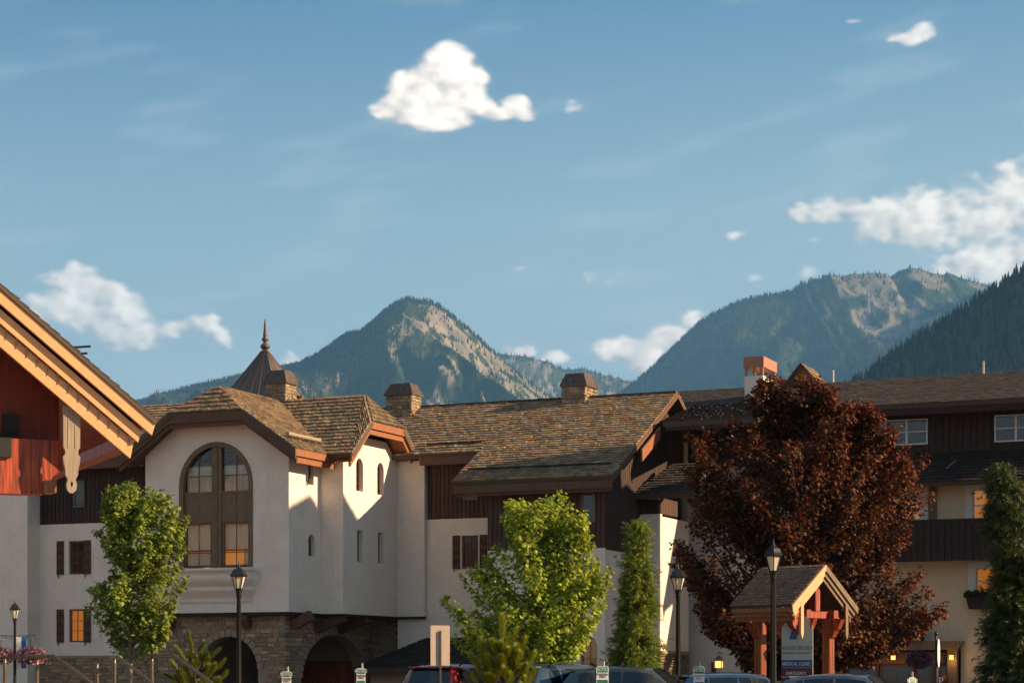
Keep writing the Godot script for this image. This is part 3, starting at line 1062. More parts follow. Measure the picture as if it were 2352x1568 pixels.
func wavy_tex() -> ImageTexture:
	# the two-tone waves painted on the shutters
	var im := Image.create(64, 128, false, Image.FORMAT_RGB8)
	for y in 128:
		for x in 64:
			var v := fposmod(y / 64.0 + sin(x / 64.0 * TAU) * .14, 1.0)
			im.set_pixel(x, y, Color(1.0, .62, .36) if v < .5 else Color(.55, .58, .42))
	return ImageTexture.create_from_image(im)


# polygon fascia following a broken gable: outline points in x, y of t, hung below by dep
func bargeboard(parent: Node, called: String, m: Material, t: Transform3D, pts: Array, dep: float, z0: float, z1: float) -> void:
	for k in pts.size() - 1:
		var a: Vector2 = pts[k]
		var b: Vector2 = pts[k + 1]
		var s := mb()
		prism(s, PackedVector2Array([a, b, b - Vector2(0, dep), a - Vector2(0, dep)]), z0, z1, t)
		commit(s, called, m, parent)


func hotel() -> void:
	M.shutter_tex = wavy_tex()
	var h := thing("hotel_building", "large white plaster hotel with brown timber storeys, arched stair window and shingled roofs", "building", fac)
	var eave := 10.75
	var rid := 13.7
	# ---- the arched bay: front at z 0, x from -7.05 to 0
	var top1 := [Vector2(-7.046, 10.95), Vector2(-5.3, 12.14), Vector2(-1.75, 12.14), Vector2(-.004, 10.95)]
	var big := arch_hole(-5.35, 5.95, -1.72, 9.48, 11.29, 16)
	wall("bay_front_wall", h, M.stucco, front(0), [Vector2(-7.046, 4.08), Vector2(-.004, 4.08)], top1, [big], .35)
	var w1 := side(0)
	wall("bay_side_wall", h, M.stucco, w1, [Vector2(.004, 4.08), Vector2(2.68, 4.08)], [Vector2(.004, 10.9), Vector2(2.68, 10.9)], [arch_hole(1.66, 9.5, 2.12, 10.25, 10.5), arch_hole(1.66, 6.48, 2.2, 7.15, 7.42)], .3)
	window(h, w1, 1.66, 9.5, 2.12, 10.5, {"arch": .25, "cols": 1, "z": -.2})
	window(h, w1, 1.66, 6.48, 2.2, 7.42, {"arch": .27, "cols": 1, "z": -.2, "frame": M.brown_frame})
	wall("bay_side_wall", h, M.stucco, Transform3D(Basis(Vector3(0, 0, 1), Vector3.UP, Vector3(-1, 0, 0)), Vector3(-7.05, 0, 0)), [Vector2(-8, 4.08), Vector2(-.004, 4.08)], [Vector2(-8, 10.9), Vector2(-.004, 10.9)])
	wall("bay_step_wall", h, M.stucco, front(-2.68), [Vector2(0.003, 4.06), Vector2(1.111, 4.06)], [Vector2(0.003, 11.0), Vector2(1.111, 11.0)])
	# ---- the tall arched stair window
	var s := mb()
	var outer := PackedVector2Array()
	var inner := PackedVector2Array()
	for k in 17:
		var an := PI * k / 16
		outer.append(Vector2(-3.535 + cos(an) * 1.815, 9.48 + sin(an) * 1.81))
		inner.append(Vector2(-3.535 + cos(an) * 1.60, 9.48 + sin(an) * 1.60))
	outer.append(Vector2(-5.35, 5.95)); outer.append(Vector2(-5.135, 5.95))
	inner.reverse()
	outer.append_array(inner)
	outer.append(Vector2(-1.935, 5.95)); outer.append(Vector2(-1.72, 5.95))
	prism(s, outer, -.16, .02)
	var win := commit(s, "stair_window", M.brown_frame, h)
	s = mb()
	box2(s, Vector3(-3.77, 5.95, -.22), Vector3(-3.30, 11.05, -.06))
	box2(s, Vector3(-3.60, 5.95, -.06), Vector3(-3.47, 11.07, -.02))
	commit(s, "mullion", M.brown_frame, win)
	s = mb()
	box2(s, Vector3(-5.13, 7.95, -.20), Vector3(-3.774, 9.15, -.10))
	box2(s, Vector3(-3.296, 7.95, -.20), Vector3(-1.94, 9.15, -.10))
	for y in [7.95, 9.15]:
		box2(s, Vector3(-5.13, y - .05, -.21), Vector3(-3.775, y + .05, -.07))
		box2(s, Vector3(-3.295, y - .05, -.21), Vector3(-1.94, y + .05, -.07))
	for x in [-4.45, -2.62]:
		box2(s, Vector3(x - .03, 8.0, -.105), Vector3(x + .03, 9.1, -.08))
	commit(s, "spandrel_panel", M.brown_frame, win)
	var hole := [[-5.13, -3.79], [-3.28, -1.94]]
	for k in 2:
		var x0: float = hole[k][0]
		var x1: float = hole[k][1]
		# lower sashes with red rails
		var sash := window(win, front(0), x0, 6.0, x1, 7.9, {"called": "lower_sash", "cols": 2, "rows": 1, "fw": .09, "frame": M.brown_frame, "z": -.16, "curtain": M.curtain})
		if k == 1:
			s = mb()
			box2(s, Vector3(x0 + .1, 6.1, -.075), Vector3(x1 - .35, 6.72, -.06))
			commit(s, "reflection_panel", M.orange_reflection, sash)  # glowing panel painted as the sunlit reflection in this sash
		s = mb()
		box2(s, Vector3(x0 + .02, 6.68, .03), Vector3(x1 - .02, 6.74, .06))
		box2(s, Vector3(x0 + .02, 6.60, .03), Vector3(x1 - .02, 6.64, .055))
		box2(s, Vector3(x0 + .02, 6.03, .03), Vector3(x1 - .02, 6.09, .06))
		s.generate_normals()
		put("red_rail", s.commit(), M.red_wood, win, "", front(-.16))
		# upper quarter-round sashes
		var g := PackedVector2Array()
		var cx := -3.535
		g.append(Vector2(x0, 9.2)); g.append(Vector2(x1, 9.2))
		for j in 9:
			var lo_x := x1 - (x1 - x0) * j / 8.0
			g.append(Vector2(lo_x, 9.48 + sqrt(maxf(0.02, 1.58 * 1.58 - (lo_x - cx) * (lo_x - cx)))))
		s = mb()
		prism(s, g, -.19, -.18)
		commit(s, "pane", M.glass, win)
		s = mb()
		box2(s, Vector3((x0 + x1) / 2 - .02, 9.2, -.178), Vector3((x0 + x1) / 2 + .02, 10.85, -.15))
		box2(s, Vector3(x0 + (.16 if k == 0 else 0.0), 9.85, -.177), Vector3(x1 - (.16 if k == 1 else 0.0), 9.89, -.152))
		box2(s, Vector3(x0 + (.5 if k == 0 else 0.0), 10.5, -.177), Vector3(x1 - (.5 if k == 1 else 0.0), 10.54, -.152))
		commit(s, "glazing_bar", M.red_wood, win)
		s = mb()
		for j in 16:
			var xa := lerpf(x0, x1, j / 16.0)
			var xb := lerpf(x0, x1, (j + 1) / 16.0)
			quad(s, Vector3(xa, 10.3, -.3 + .03 * sin(j * 2.0)), Vector3(xb, 10.3, -.3 + .03 * sin(j * 2.0 + 2.0)), Vector3(xb, 9.2, -.3 + .03 * sin(j * 2.0 + 2.0)), Vector3(xa, 9.2, -.3 + .03 * sin(j * 2.0)))
		commit(s, "curtain", M.curtain, win)
	# moulded sill box under the stair window
	s = mb(true)
	var prof := [Vector2(0.0, 5.95), Vector2(.42, 5.95), Vector2(.45, 5.88), Vector2(.42, 5.80), Vector2(.36, 5.76), Vector2(.40, 5.6), Vector2(.36, 5.36), Vector2(.24, 5.20), Vector2(.20, 5.12), Vector2(.24, 5.06), Vector2(.18, 4.95), Vector2(.08, 4.72), Vector2(.05, 4.62), Vector2(.07, 4.56), Vector2(0.0, 4.45)]
	for k in prof.size() - 1:
		var p: Vector2 = prof[k]
		var q: Vector2 = prof[k + 1]
		var ex := func(d: float) -> float: return 1.72 + d * .8
		var a := Vector3(-3.53 - ex.call(p.x), p.y, p.x)
		var b := Vector3(-3.53 + ex.call(p.x), p.y, p.x)
		var c := Vector3(-3.53 + ex.call(q.x), q.y, q.x)
		var d := Vector3(-3.53 - ex.call(q.x), q.y, q.x)
		quad(s, a, b, c, d)
		quad(s, b, Vector3(b.x, b.y, -.01), Vector3(c.x, c.y, -.01), c)
		quad(s, Vector3(a.x, a.y, -.01), a, d, Vector3(d.x, d.y, -.01))
	commit(s, "window_sill_box", M.stucco, h)
	# floor of the jetty
	s = mb()
	box2(s, Vector3(-7.0, 3.96, -8.2), Vector3(-.06, 4.079, -.06))
	box2(s, Vector3(-.05, 3.96, -8.2), Vector3(1.06, 4.059, -2.74))
	box2(s, Vector3(1.065, 3.96, -9.2), Vector3(2.42, 4.058, -7.83))
	commit(s, "jetty_soffit", M.backing, h)
	# ---- roof of the arched bay: broken gable, ridge runs back
	var zf := .9
	var ridge_f := Vector3(-3.525, rid, -.3)
	var hl := Vector3(-5.32, 12.47, zf)
	var hr := Vector3(-1.73, 12.47, zf)
	var er := Vector3(.8, eave, zf)
	var elft := Vector3(-7.85, eave, zf)
	var back := -9.0
	slope(h, hl, hr, ridge_f, ridge_f, M.roof_deck, M.shingle, {"called": "hip_roof"})
	# right side: eave along z, in two pieces so that the hip meets the verge
	slope(h, er, Vector3(.8, eave, back), Vector3(-3.525, rid, back), ridge_f, M.roof_deck, M.shingle, {"single": 120, "tints": [Color(.26, .175, .09), Color(.20, .14, .08), Color(.31, .21, .11), Color(.17, .12, .075), Color(.27, .165, .085)]})
	slope(h, er, er, hr, ridge_f, M.roof_deck, M.shingle, {"called": "verge_roof"})
	slope(h, Vector3(-7.85, eave, back), elft, ridge_f, Vector3(-3.525, rid, back), M.roof_deck, M.shingle)
	slope(h, elft, elft, ridge_f, hl, M.roof_deck, M.shingle, {"called": "verge_roof"})
	bargeboard(h, "bargeboard", M.fascia_dark, Transform3D.IDENTITY, [Vector2(-7.85, eave - .02), Vector2(-5.32, 12.45), Vector2(-1.73, 12.45), Vector2(.8, eave - .02)], .42, zf - .10, zf - .03)
	bargeboard(h, "bargeboard", M.fascia_dark, Transform3D.IDENTITY, [Vector2(-7.85, eave - .36), Vector2(-5.36, 12.10), Vector2(-1.69, 12.10), Vector2(.8, eave - .36)], .26, zf - .26, zf - .12)
	s = mb()   # eave fascia at the right, in two boards
	box2(s, Vector3(.72, eave - .30, -2.66), Vector3(.80, eave - .02, zf - .11))
	commit(s, "eave_fascia", M.fascia, h)
	s = mb()
	box2(s, Vector3(.60, eave - .56, -2.66), Vector3(.705, eave - .26, zf - .28))
	commit(s, "eave_fascia", M.fascia, h)
	# soffit of the gable
	bargeboard(h, "soffit", M.fascia_dark, Transform3D.IDENTITY, [Vector2(-7.6, eave - .30), Vector2(-5.33, 12.2), Vector2(-1.72, 12.2), Vector2(.6, eave - .30)], .05, -.2, zf - .12)
	# snow guard log on the right slope
	s = mb()
	tube(s, [Vector3(.25, 11.40, .55), Vector3(.25, 11.40, -2.2)], [.09, .085], 8)
	var log_ := commit(s, "snow_guard_log", M.weathered, h)
	for z in [.4, -.2, -.9, -1.6, -2.1]:
		s = mb()
		beam(s, Vector3(.36, 11.05, z), Vector3(.24, 11.52, z), .04, .03)
		commit(s, "bracket", M.black_metal, log_)
	# ---- the second bay: gable end at x 1.115, z from -7.77 to -2.68
	var w2 := side(1.115)
	wall("gable_bay_wall", h, M.stucco, w2, [Vector2(2.684, 4.06), Vector2(7.77, 4.06)], [Vector2(2.684, 10.95), Vector2(3.75, 11.75), Vector2(6.7, 11.75), Vector2(7.77, 10.95)],
		[arch_hole(3.85, 9.38, 4.50, 10.45, 10.80), arch_hole(5.83, 9.38, 6.46, 10.45, 10.80), rect_hole(3.95, 6.33, 4.47, 7.70), rect_hole(5.91, 6.36, 6.43, 7.72)], .32)
	for x in [[3.85, 4.50], [5.83, 6.46]]:
		window(h, w2, x[0], 9.38, x[1], 10.8, {"arch": .35, "cols": 2, "rows": 4, "z": -.24, "fw": .05})
	for x in [[3.95, 4.47], [5.91, 6.43]]:
		window(h, w2, x[0], 6.34, x[1], 7.71, {"cols": 1, "rows": 4, "z": -.24, "fw": .06, "frame": M.brown_frame})
	wall("gable_bay_wall", h, M.stucco, front(-7.77), [Vector2(1.118, 4.06), Vector2(2.471, 4.06)], [Vector2(1.118, 11.0), Vector2(2.471, 11.0)])
	wall("gable_bay_wall", h, M.stucco, side(2.475), [Vector2(7.774, 4.06), Vector2(9.0, 4.06)], [Vector2(7.774, 11.2), Vector2(9.0, 11.2)])
	var xf := 2.0
	var zc := -5.225
	var rp := Vector3(.83, rid, zc)
	var b_l := Vector3(xf, 12.303, zc + 1.6)
	var b_r := Vector3(xf, 12.303, zc - 1.6)
	var e_l := Vector3(xf, eave, zc + 3.38)
	var e_r := Vector3(xf, eave, zc - 3.38)
	var xb := -5.0
	slope(h, b_l, b_r, rp, rp, M.roof_deck, M.shingle, {"called": "hip_roof", "tints": [Color(.20, .135, .07), Color(.155, .11, .065), Color(.24, .165, .085)]})
	slope(h, Vector3(xb, eave, zc + 3.38), e_l, rp, Vector3(xb, rid, zc), M.roof_deck, M.shingle, {"single": 80})
	slope(h, e_l, e_l, b_l, rp, M.roof_deck, M.shingle, {"called": "verge_roof"})
	slope(h, e_r, Vector3(xb, eave, zc - 3.38), Vector3(xb, rid, zc), rp, M.roof_deck, M.shingle)
	slope(h, e_r, e_r, rp, b_r, M.roof_deck, M.shingle, {"called": "verge_roof"})
	var gt := side(xf)
	var gl := -zc
	var gable := [Vector2(gl - 3.38, eave - .02), Vector2(gl - 1.6, 12.29), Vector2(gl + 1.6, 12.29), Vector2(gl + 3.38, eave - .02)]
	bargeboard(h, "bargeboard", M.fascia, gt, gable, .30, -.10, -.02)
	bargeboard(h, "bargeboard", M.fascia, gt, gable.map(func(p): return Vector2(lerpf(gl, p.x, .985), p.y - .27)), .26, -.22, -.11)
	bargeboard(h, "soffit", M.soffit, gt, gable.map(func(p): return Vector2(lerpf(gl, p.x, .95), p.y - .27)), .05, -1.0, -.11)
	s = mb()   # returned eave at the far corner
	box2(s, Vector3(1.2, eave - .34, zc - 3.5), Vector3(2.25, eave - .12, zc - 2.75))
	commit(s, "eave_return", M.fascia, h)
	s = mb()
	box2(s, Vector3(1.14, eave - .58, zc - 3.4), Vector3(2.1, eave - .345, zc - 2.85))
	commit(s, "eave_return", M.fascia, h)
	slope(h, Vector3(2.3, eave - .10, zc - 2.7), Vector3(2.3, eave - .10, zc - 3.55), Vector3(1.3, eave + .25, zc - 3.55), Vector3(1.3, eave + .25, zc - 2.7), M.roof_deck, M.shingle, {"called": "return_roof", "th": .03, "row": .2, "sw": .2})
	# ---- right wing: recessed wall, timber storey over white plaster
	var wb := -8.05
	var fr := front(wb)
	var wwin := [4.17, 6.15, 4.98, 7.62]
	wall("wing_wall", h, M.stucco, fr, [Vector2(1.0, 2.35), Vector2(6.7, 2.35)], [Vector2(1.0, 8.38), Vector2(6.7, 8.38)], [rect_hole(wwin[0], wwin[1], wwin[2], wwin[3])], .3)
	window(h, fr, wwin[0], wwin[1], wwin[2], wwin[3], {"cols": 2, "rows": 3})
	shutter_pair(h, fr, 3.74, 5.42, 6.15, 7.63, .36)
	s = mb()
	box2(s, Vector3(2.48, 8.38, wb - .3), Vector3(6.7, 11.3, wb - .06))
	var sw := commit(s, "timber_storey", M.backing, h)
	boards(sw, front(wb - .06), 2.48, 6.7, 8.36, 11.3, .21, M.siding, [[4.2, 9.15, 5.0, 9.65]])
	window(h, fr, 4.23, 9.18, 4.97, 9.62, {"cols": 2, "rows": 1, "z": -.0, "frame": M.brown_frame})
	# ---- projecting timber box
	var zb := -5.1
	var bx0 := 6.76
	var bx1 := 12.1
	var fb := front(zb)
	wall("wing_wall", h, M.stucco, fb, [Vector2(bx0 + .004, .3), Vector2(bx1 - .004, .3)], [Vector2(bx0 + .004, 6.72), Vector2(bx1 - .004, 6.72)], [arch_hole(11.0, .35, 11.75, 2.55, 3.05), arch_hole(8.2, .35, 9.6, 2.4, 2.95)], .3)
	window(h, fb, 11.0, .36, 11.75, 3.05, {"arch": .5, "cols": 2, "rows": 3, "z": -.2, "frame": M.brown_frame})
	window(h, fb, 8.2, .36, 9.6, 2.95, {"arch": .55, "cols": 2, "rows": 3, "z": -.2, "frame": M.brown_frame})
	wall("wing_wall", h, M.stucco, side(bx1), [Vector2(5.103, .3), Vector2(9.4, .3)], [Vector2(5.103, 6.72), Vector2(9.4, 6.72)])
	wall("wing_wall", h, M.stucco, Transform3D(Basis(Vector3(0, 0, 1), Vector3.UP, Vector3(-1, 0, 0)), Vector3(bx0, 0, 0)), [Vector2(-8.1, .3), Vector2(-5.103, .3)], [Vector2(-8.1, 6.72), Vector2(-5.103, 6.72)])
	s = mb()
	box2(s, Vector3(bx0, 6.72, zb - 3.2), Vector3(bx1, 9.75, zb - .07))
	sw = commit(s, "timber_storey", M.backing, h)
	boards(sw, front(zb - .07), bx0, bx1, 6.66, 9.72, .21, M.siding, [[11.03, 7.78, 11.66, 9.1]])
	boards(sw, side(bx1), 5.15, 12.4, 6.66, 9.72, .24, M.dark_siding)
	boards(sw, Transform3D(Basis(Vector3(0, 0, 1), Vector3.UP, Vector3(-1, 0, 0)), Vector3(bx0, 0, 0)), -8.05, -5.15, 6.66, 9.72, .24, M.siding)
	window(h, fb, 11.03, 7.8, 11.66, 9.08, {"cols": 1, "rows": 1, "z": -.03, "frame": M.brown_frame, "curtain": M.curtain, "arch": .2})
	# gable end above
	s = mb()
	prism(s, PackedVector2Array([Vector2(5.2, 9.7), Vector2(20.0, 9.7), Vector2(12.5, 13.75)]), -.3, -.02, side(bx1))
	var ge := commit(s, "gable_end", M.backing, h)
	for k in 56:
		var x := 5.6 + k * .25
		var ht: float = 13.72 - absf(12.5 - x) * (.54) - 9.7
		if ht < .2: continue
		s = mb()
		box(s, Vector3(x, 9.7 + ht / 2, .0), Vector3(.225, ht, .03))
		s.generate_normals()
		put("board", s.commit(), M.dark_siding[k % 3] if x < 12.9 else M.siding[k % 4], ge, "", side(bx1))  # brighter rear boards stand for sun, darker front boards for shade
	# ---- main roof
	var rz := -12.5
	var ry := 14.06
	var k54 := .54
	var vx := 12.75
	slope(h, Vector3(-6, ry - 5.3 * k54, -7.2), Vector3(5.45, ry - 5.3 * k54, -7.2), Vector3(5.45, ry, rz), Vector3(-6, ry, rz), M.roof_deck, M.shingle, {"row": .29, "sw": .32})
	slope(h, Vector3(5.45, ry - 8.2 * k54, -4.3), Vector3(vx, ry - 8.2 * k54, -4.3), Vector3(vx, ry, rz), Vector3(5.45, ry, rz), M.roof_deck, M.shingle, {"single": 100, "row": .26, "sw": .30})
	slope(h, Vector3(vx, ry - 7.5 * k54, -20), Vector3(-18, ry - 7.5 * k54, -20), Vector3(-18, ry, rz), Vector3(vx, ry, rz), M.roof_deck, M.shingle, {"row": .5, "sw": .6})
	s = mb()
	for k in 48:
		var x := -6.0 + k * .39
		box(s, Vector3(x + .19, ry + .03, rz), Vector3(.37, .05 + rng.randf() * .02, .30))
	commit(s, "ridge_cap", M.roof_deck, h, "stuff")
	s = mb()
	box2(s, Vector3(2.5, 10.72, -7.3), Vector3(5.4, 11.08, -7.22))
	commit(s, "eave_fascia", M.fascia_dark, h)
	s = mb()
	box2(s, Vector3(5.5, 9.12, -4.40), Vector3(12.7, 9.45, -4.32))
	commit(s, "eave_fascia", M.fascia_dark, h)
	s = mb()
	box2(s, Vector3(5.6, 9.0, -4.58), Vector3(12.6, 9.2, -4.42))
	commit(s, "eave_fascia", M.fascia_dark, h)
	# barge at the gable end: orange and dark boards paint its sun and shade
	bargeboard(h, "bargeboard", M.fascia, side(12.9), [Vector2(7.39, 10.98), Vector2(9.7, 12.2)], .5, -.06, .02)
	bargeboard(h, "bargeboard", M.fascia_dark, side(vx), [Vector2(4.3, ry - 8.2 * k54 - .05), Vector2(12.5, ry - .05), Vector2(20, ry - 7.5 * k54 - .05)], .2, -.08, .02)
	# snow guards: pipes on brackets above the eaves
	for g in [[2.6, 5.3, -7.75, ry - 4.75 * k54 + .2], [5.9, 12.4, -5.0, ry - 7.5 * k54 + .2]]:
		s = mb()
		tube(s, [Vector3(g[0], g[3], g[2]), Vector3(g[1], g[3], g[2])], [.035, .035], 6)
		var pipe := commit(s, "snow_guard", M.black_metal, h)
		var x: float = g[0] + .2
		while x < g[1]:
			s = mb()
			beam(s, Vector3(x, g[3] + .05, g[2] - .02), Vector3(x, g[3] - .26, g[2] + .12), .03, .03)
			beam(s, Vector3(x, g[3], g[2]), Vector3(x, g[3] + .1, g[2] - .7), .012, .012, Vector3.RIGHT, .002)
			commit(s, "bracket", M.rail_metal, pipe)
			x += .95
	# ---- annex behind the spruce: battered end wall in the sun, dark skirt roof
	var az0 := -9.25
	wall("annex_wall", h, M.stucco, front(az0), [Vector2(bx1 - .2, 2.5), Vector2(13.046, 2.5)], [Vector2(bx1 - .2, 8.4), Vector2(12.99, 8.4)])
	wall("annex_wall", h, M.stucco, side(13.05), [Vector2(9.254, 2.5), Vector2(13.1, 2.5)], [Vector2(9.3, 8.3), Vector2(12.7, 8.3)])
	s = mb()
	box2(s, Vector3(bx1 - .3, 0, -13.1), Vector3(13.0, 2.5, -9.27))
	commit(s, "annex_plinth", M.mortar, h)
	stones(h, side(13.06), 9.2, 13.15, .1, 2.36, [], [Color(.30, .22, .15), Color(.25, .18, .12), Color(.34, .26, .18)], .12)
	stones(h, front(-9.24), bx1, 13.1, .1, 2.36, [], [], .12)
	s = mb()
	box2(s, Vector3(bx1 - .2, 2.36, -13.15), Vector3(13.16, 2.5, -9.16))
	commit(s, "plinth_course", M.mortar, h)
	var drk := [Color(.075, .06, .052), Color(.09, .07, .058), Color(.065, .052, .046)]
	slope(h, Vector3(12.0, 9.2, -8.55), Vector3(14.7, 9.2, -8.55), Vector3(14.7, 10.75, -11.4), Vector3(12.9, 10.75, -11.4), M.roof_deck, M.shingle, {"called": "skirt_roof", "tints": drk})
	s = mb()
	box2(s, Vector3(12.2, 8.42, -9.22), Vector3(13.0, 9.0, -11.5))
	var band := commit(s, "timber_band", M.backing, h)
	boards(band, front(-9.22), 12.15, 13.02, 8.42, 9.05, .2, M.dark_siding)
	boards(band, side(13.02), 9.3, 11.6, 8.42, 9.1, .2, M.siding)
	# ---- left wing
	var lb := -2.0
	var lf := front(lb)
	wall("wing_wall", h, M.stucco, lf, [Vector2(-14.04, 2.32), Vector2(-6.9, 2.32)], [Vector2(-14.04, 8.22), Vector2(-6.9, 8.22)], [rect_hole(-12.45, 5.95, -11.65, 7.45), rect_hole(-12.45, 2.92, -11.65, 4.40)], .3)
	window(h, lf, -12.45, 5.95, -11.65, 7.45, {"cols": 2, "rows": 3})
	window(h, lf, -12.45, 2.92, -11.65, 4.40, {"called": "orange_window", "cols": 2, "rows": 3, "curtain": M.orange_reflection})  # orange glow behind these panes stands in for a reflection
	shutter_pair(h, lf, -13.08, -11.25, 5.95, 7.46, .38)
	shutter_pair(h, lf, -13.08, -11.25, 2.91, 4.40, .38)
	s = mb()
	box2(s, Vector3(-14.0, 8.22, lb - .3), Vector3(-6.9, 11.0, lb - .06))
	sw = commit(s, "timber_storey", M.backing, h)
	boards(sw, front(lb - .06), -14.03, -7.05, 8.18, 11.0, .21, M.dark_siding, [[-12.2, 8.9, -11.6, 10.2]])
	window(h, lf, -12.2, 8.95, -11.6, 10.15, {"cols": 1, "rows": 2, "z": -.02, "frame": M.brown_frame})
	slope(h, Vector3(-19, 11.0, -1.15), Vector3(-6.5, 11.0, -1.15), Vector3(-6.5, 14.0, -6.4), Vector3(-19, 14.0, -6.4), M.roof_deck, M.shingle, {"row": .29, "sw": .32})
	slope(h, Vector3(-3, 11.0, -12), Vector3(-19, 11.0, -12), Vector3(-19, 14.0, -6.4), Vector3(-3, 14.0, -6.4), M.roof_deck, M.shingle, {"row": .5, "sw": .6})
	s = mb()
	box2(s, Vector3(-19, 10.55, -1.25), Vector3(-7.9, 10.92, -1.17))
	commit(s, "eave_fascia", M.fascia_dark, h)
	# far left block in front
	wall("block_wall", h, M.stucco, front(-1.12), [Vector2(-20, .2), Vector2(-14.044, .2)], [Vector2(-20, 9.6), Vector2(-14.044, 9.6)])
	wall("block_wall", h, M.stucco, side(-14.04), [Vector2(1.123, .2), Vector2(2.4, .2)], [Vector2(1.123, 9.6), Vector2(2.4, 9.6)])
	# plinth of the left wing
	s = mb()
	box2(s, Vector3(-14.03, .0, lb - .4), Vector3(-6.6, 2.2, lb - .02))
	box2(s, Vector3(-14.03, 2.2, lb - .3), Vector3(-6.6, 2.318, lb + .06))
	commit(s, "plinth", M.mortar, h)
	stones(h, front(lb - .02), -14.0, -6.72, .05, 2.2, [], [], .15)
	# ---- stone ground floor with driveway arches
	s = mb()
	var gf := wall("stone_ground_floor", h, M.mortar, front(-.5), [Vector2(-6.716, .0), Vector2(-.514, .0)], [Vector2(-6.716, 3.95), Vector2(-.514, 3.95)], [arch_hole(-4.6, .01, -1.77, 1.68, 3.09)], .55)
	stones(gf, front(-.5), -6.72, -.51, .02, 3.93, [[-3.185, 1.415, 1.68, 1.41]], [], .17, 170)
	gf = wall("stone_ground_floor", h, M.mortar, side(-.51), [Vector2(1.06, .0), Vector2(8.5, .0)], [Vector2(1.06, 3.95), Vector2(8.5, 3.95)], [arch_hole(1.95, .01, 7.75, 1.3, 3.22, 18)], .55)
	stones(gf, side(-.51), .5, 8.5, .02, 3.93, [[4.85, 2.9, 1.3, 1.92]], [], .17, 130)
	wall("stone_ground_floor", h, M.mortar, Transform3D(Basis(Vector3(0, 0, 1), Vector3.UP, Vector3(-1, 0, 0)), Vector3(-6.72, 0, 0)), [Vector2(-8.5, .0), Vector2(-.514, .0)], [Vector2(-8.5, 3.95), Vector2(-.514, 3.95)])
	gf = wall("stone_ground_floor", h, M.mortar, front(-8.5), [Vector2(-6.7, .0), Vector2(1.3, .0)], [Vector2(-6.7, 3.95), Vector2(1.3, 3.95)], [], .5)
	stones(gf, front(-8.5), -.4, 1.3, .02, 3.93)
	# keystone rings
	for ar in [[front(-.5), -3.185, 1.415, 1.68, 1.41, 15], [side(-.51), 4.85, 2.9, 1.3, 1.92, 23]]:
		for k in ar[5]:
			var a0: float = PI * k / ar[5] + .012
			var a1: float = PI * (k + 1) / ar[5] - .012
			var p := PackedVector2Array()
			for e in [[a0, 0.0], [a1, 0.0], [a1, .26], [a0, .26]]:
				p.append(Vector2(ar[1] + cos(e[0]) * (ar[2] + e[1]), ar[3] + sin(e[0]) * (ar[4] + e[1])))
			s = mb()
			prism(s, p, -.1, .07)
			s.generate_normals()
			put("arch_stone", s.commit(), M.mortar, gf, "", ar[0])
	# timber door lit inside the drive
	s = mb()
	box2(s, Vector3(-6.2, .0, -8.45), Vector3(-1.2, 2.1, -8.35))
	var dr := commit(s, "timber_door", M.orange_post, h)
	for k in 6:
		s = mb()
		box(s, Vector3(-5.7 + k * .85, 1.05, -8.32), Vector3(.06, 2.1, .06))
		commit(s, "stile", M.red_wood, dr)
	# brackets under the jetty
	for b in [[Vector3(-.3, 3.55, -1.0), Vector3(.5, 3.95, -1.0)], [Vector3(-.4, 3.45, -3.1), Vector3(.95, 3.95, -3.1)], [Vector3(-.4, 3.45, -5.2), Vector3(.95, 3.95, -5.2)], [Vector3(-2.2, 3.5, -.45), Vector3(-2.2, 3.95, -.1)], [Vector3(-6.0, 3.5, -.45), Vector3(-6.0, 3.95, -.1)]]:
		s = mb()
		beam(s, b[0], b[1], .32, .42)
		commit(s, "bracket", M.fascia_dark, h)
	# dark canopy roof beside the drive
	slope(h, Vector3(.6, 1.75, -4.6), Vector3(6.6, 1.75, -4.6), Vector3(6.6, 3.1, -7.9), Vector3(2.6, 3.1, -7.9), M.roof_deck, M.shingle, {"called": "canopy_roof", "tints": [Color(.035, .03, .03), Color(.045, .04, .038)]})
	wall("canopy_wall", h, M.mortar, front(-5.4), [Vector2(1.0, .0), Vector2(6.6, .0)], [Vector2(1.0, 1.7), Vector2(6.6, 1.7)])
	wall("wing_wall", h, M.stucco, front(-8.06), [Vector2(1.0, .0), Vector2(6.7, .0)], [Vector2(1.0, 2.348), Vector2(6.7, 2.348)])
	# chimneys
	chimney(h, -4.07, -3.02, -5.97, -5.0, 12.0, 14.4, 15.01)
	chimney(h, -1.32, .04, -12.46, -11.4, 12.6, 14.53, 15.1)
	chimney(h, 7.39, 8.56, -13.26, -11.9, 12.8, 14.52, 15.13)
	# turret with a pointed metal roof and finial
	turret(h)
	# body of the building behind the fronts
	s = mb()
	box2(s, Vector3(-19.9, 0.2, -19.5), Vector3(-14.1, 9.5, -2.5))
	commit(s, "rear_block", M.stucco, h)
	wall("rear_wall", h, M.stucco, front(-19.4), [Vector2(-19, .2), Vector2(bx1, .2)], [Vector2(-19, 10.2), Vector2(bx1, 10.2)])


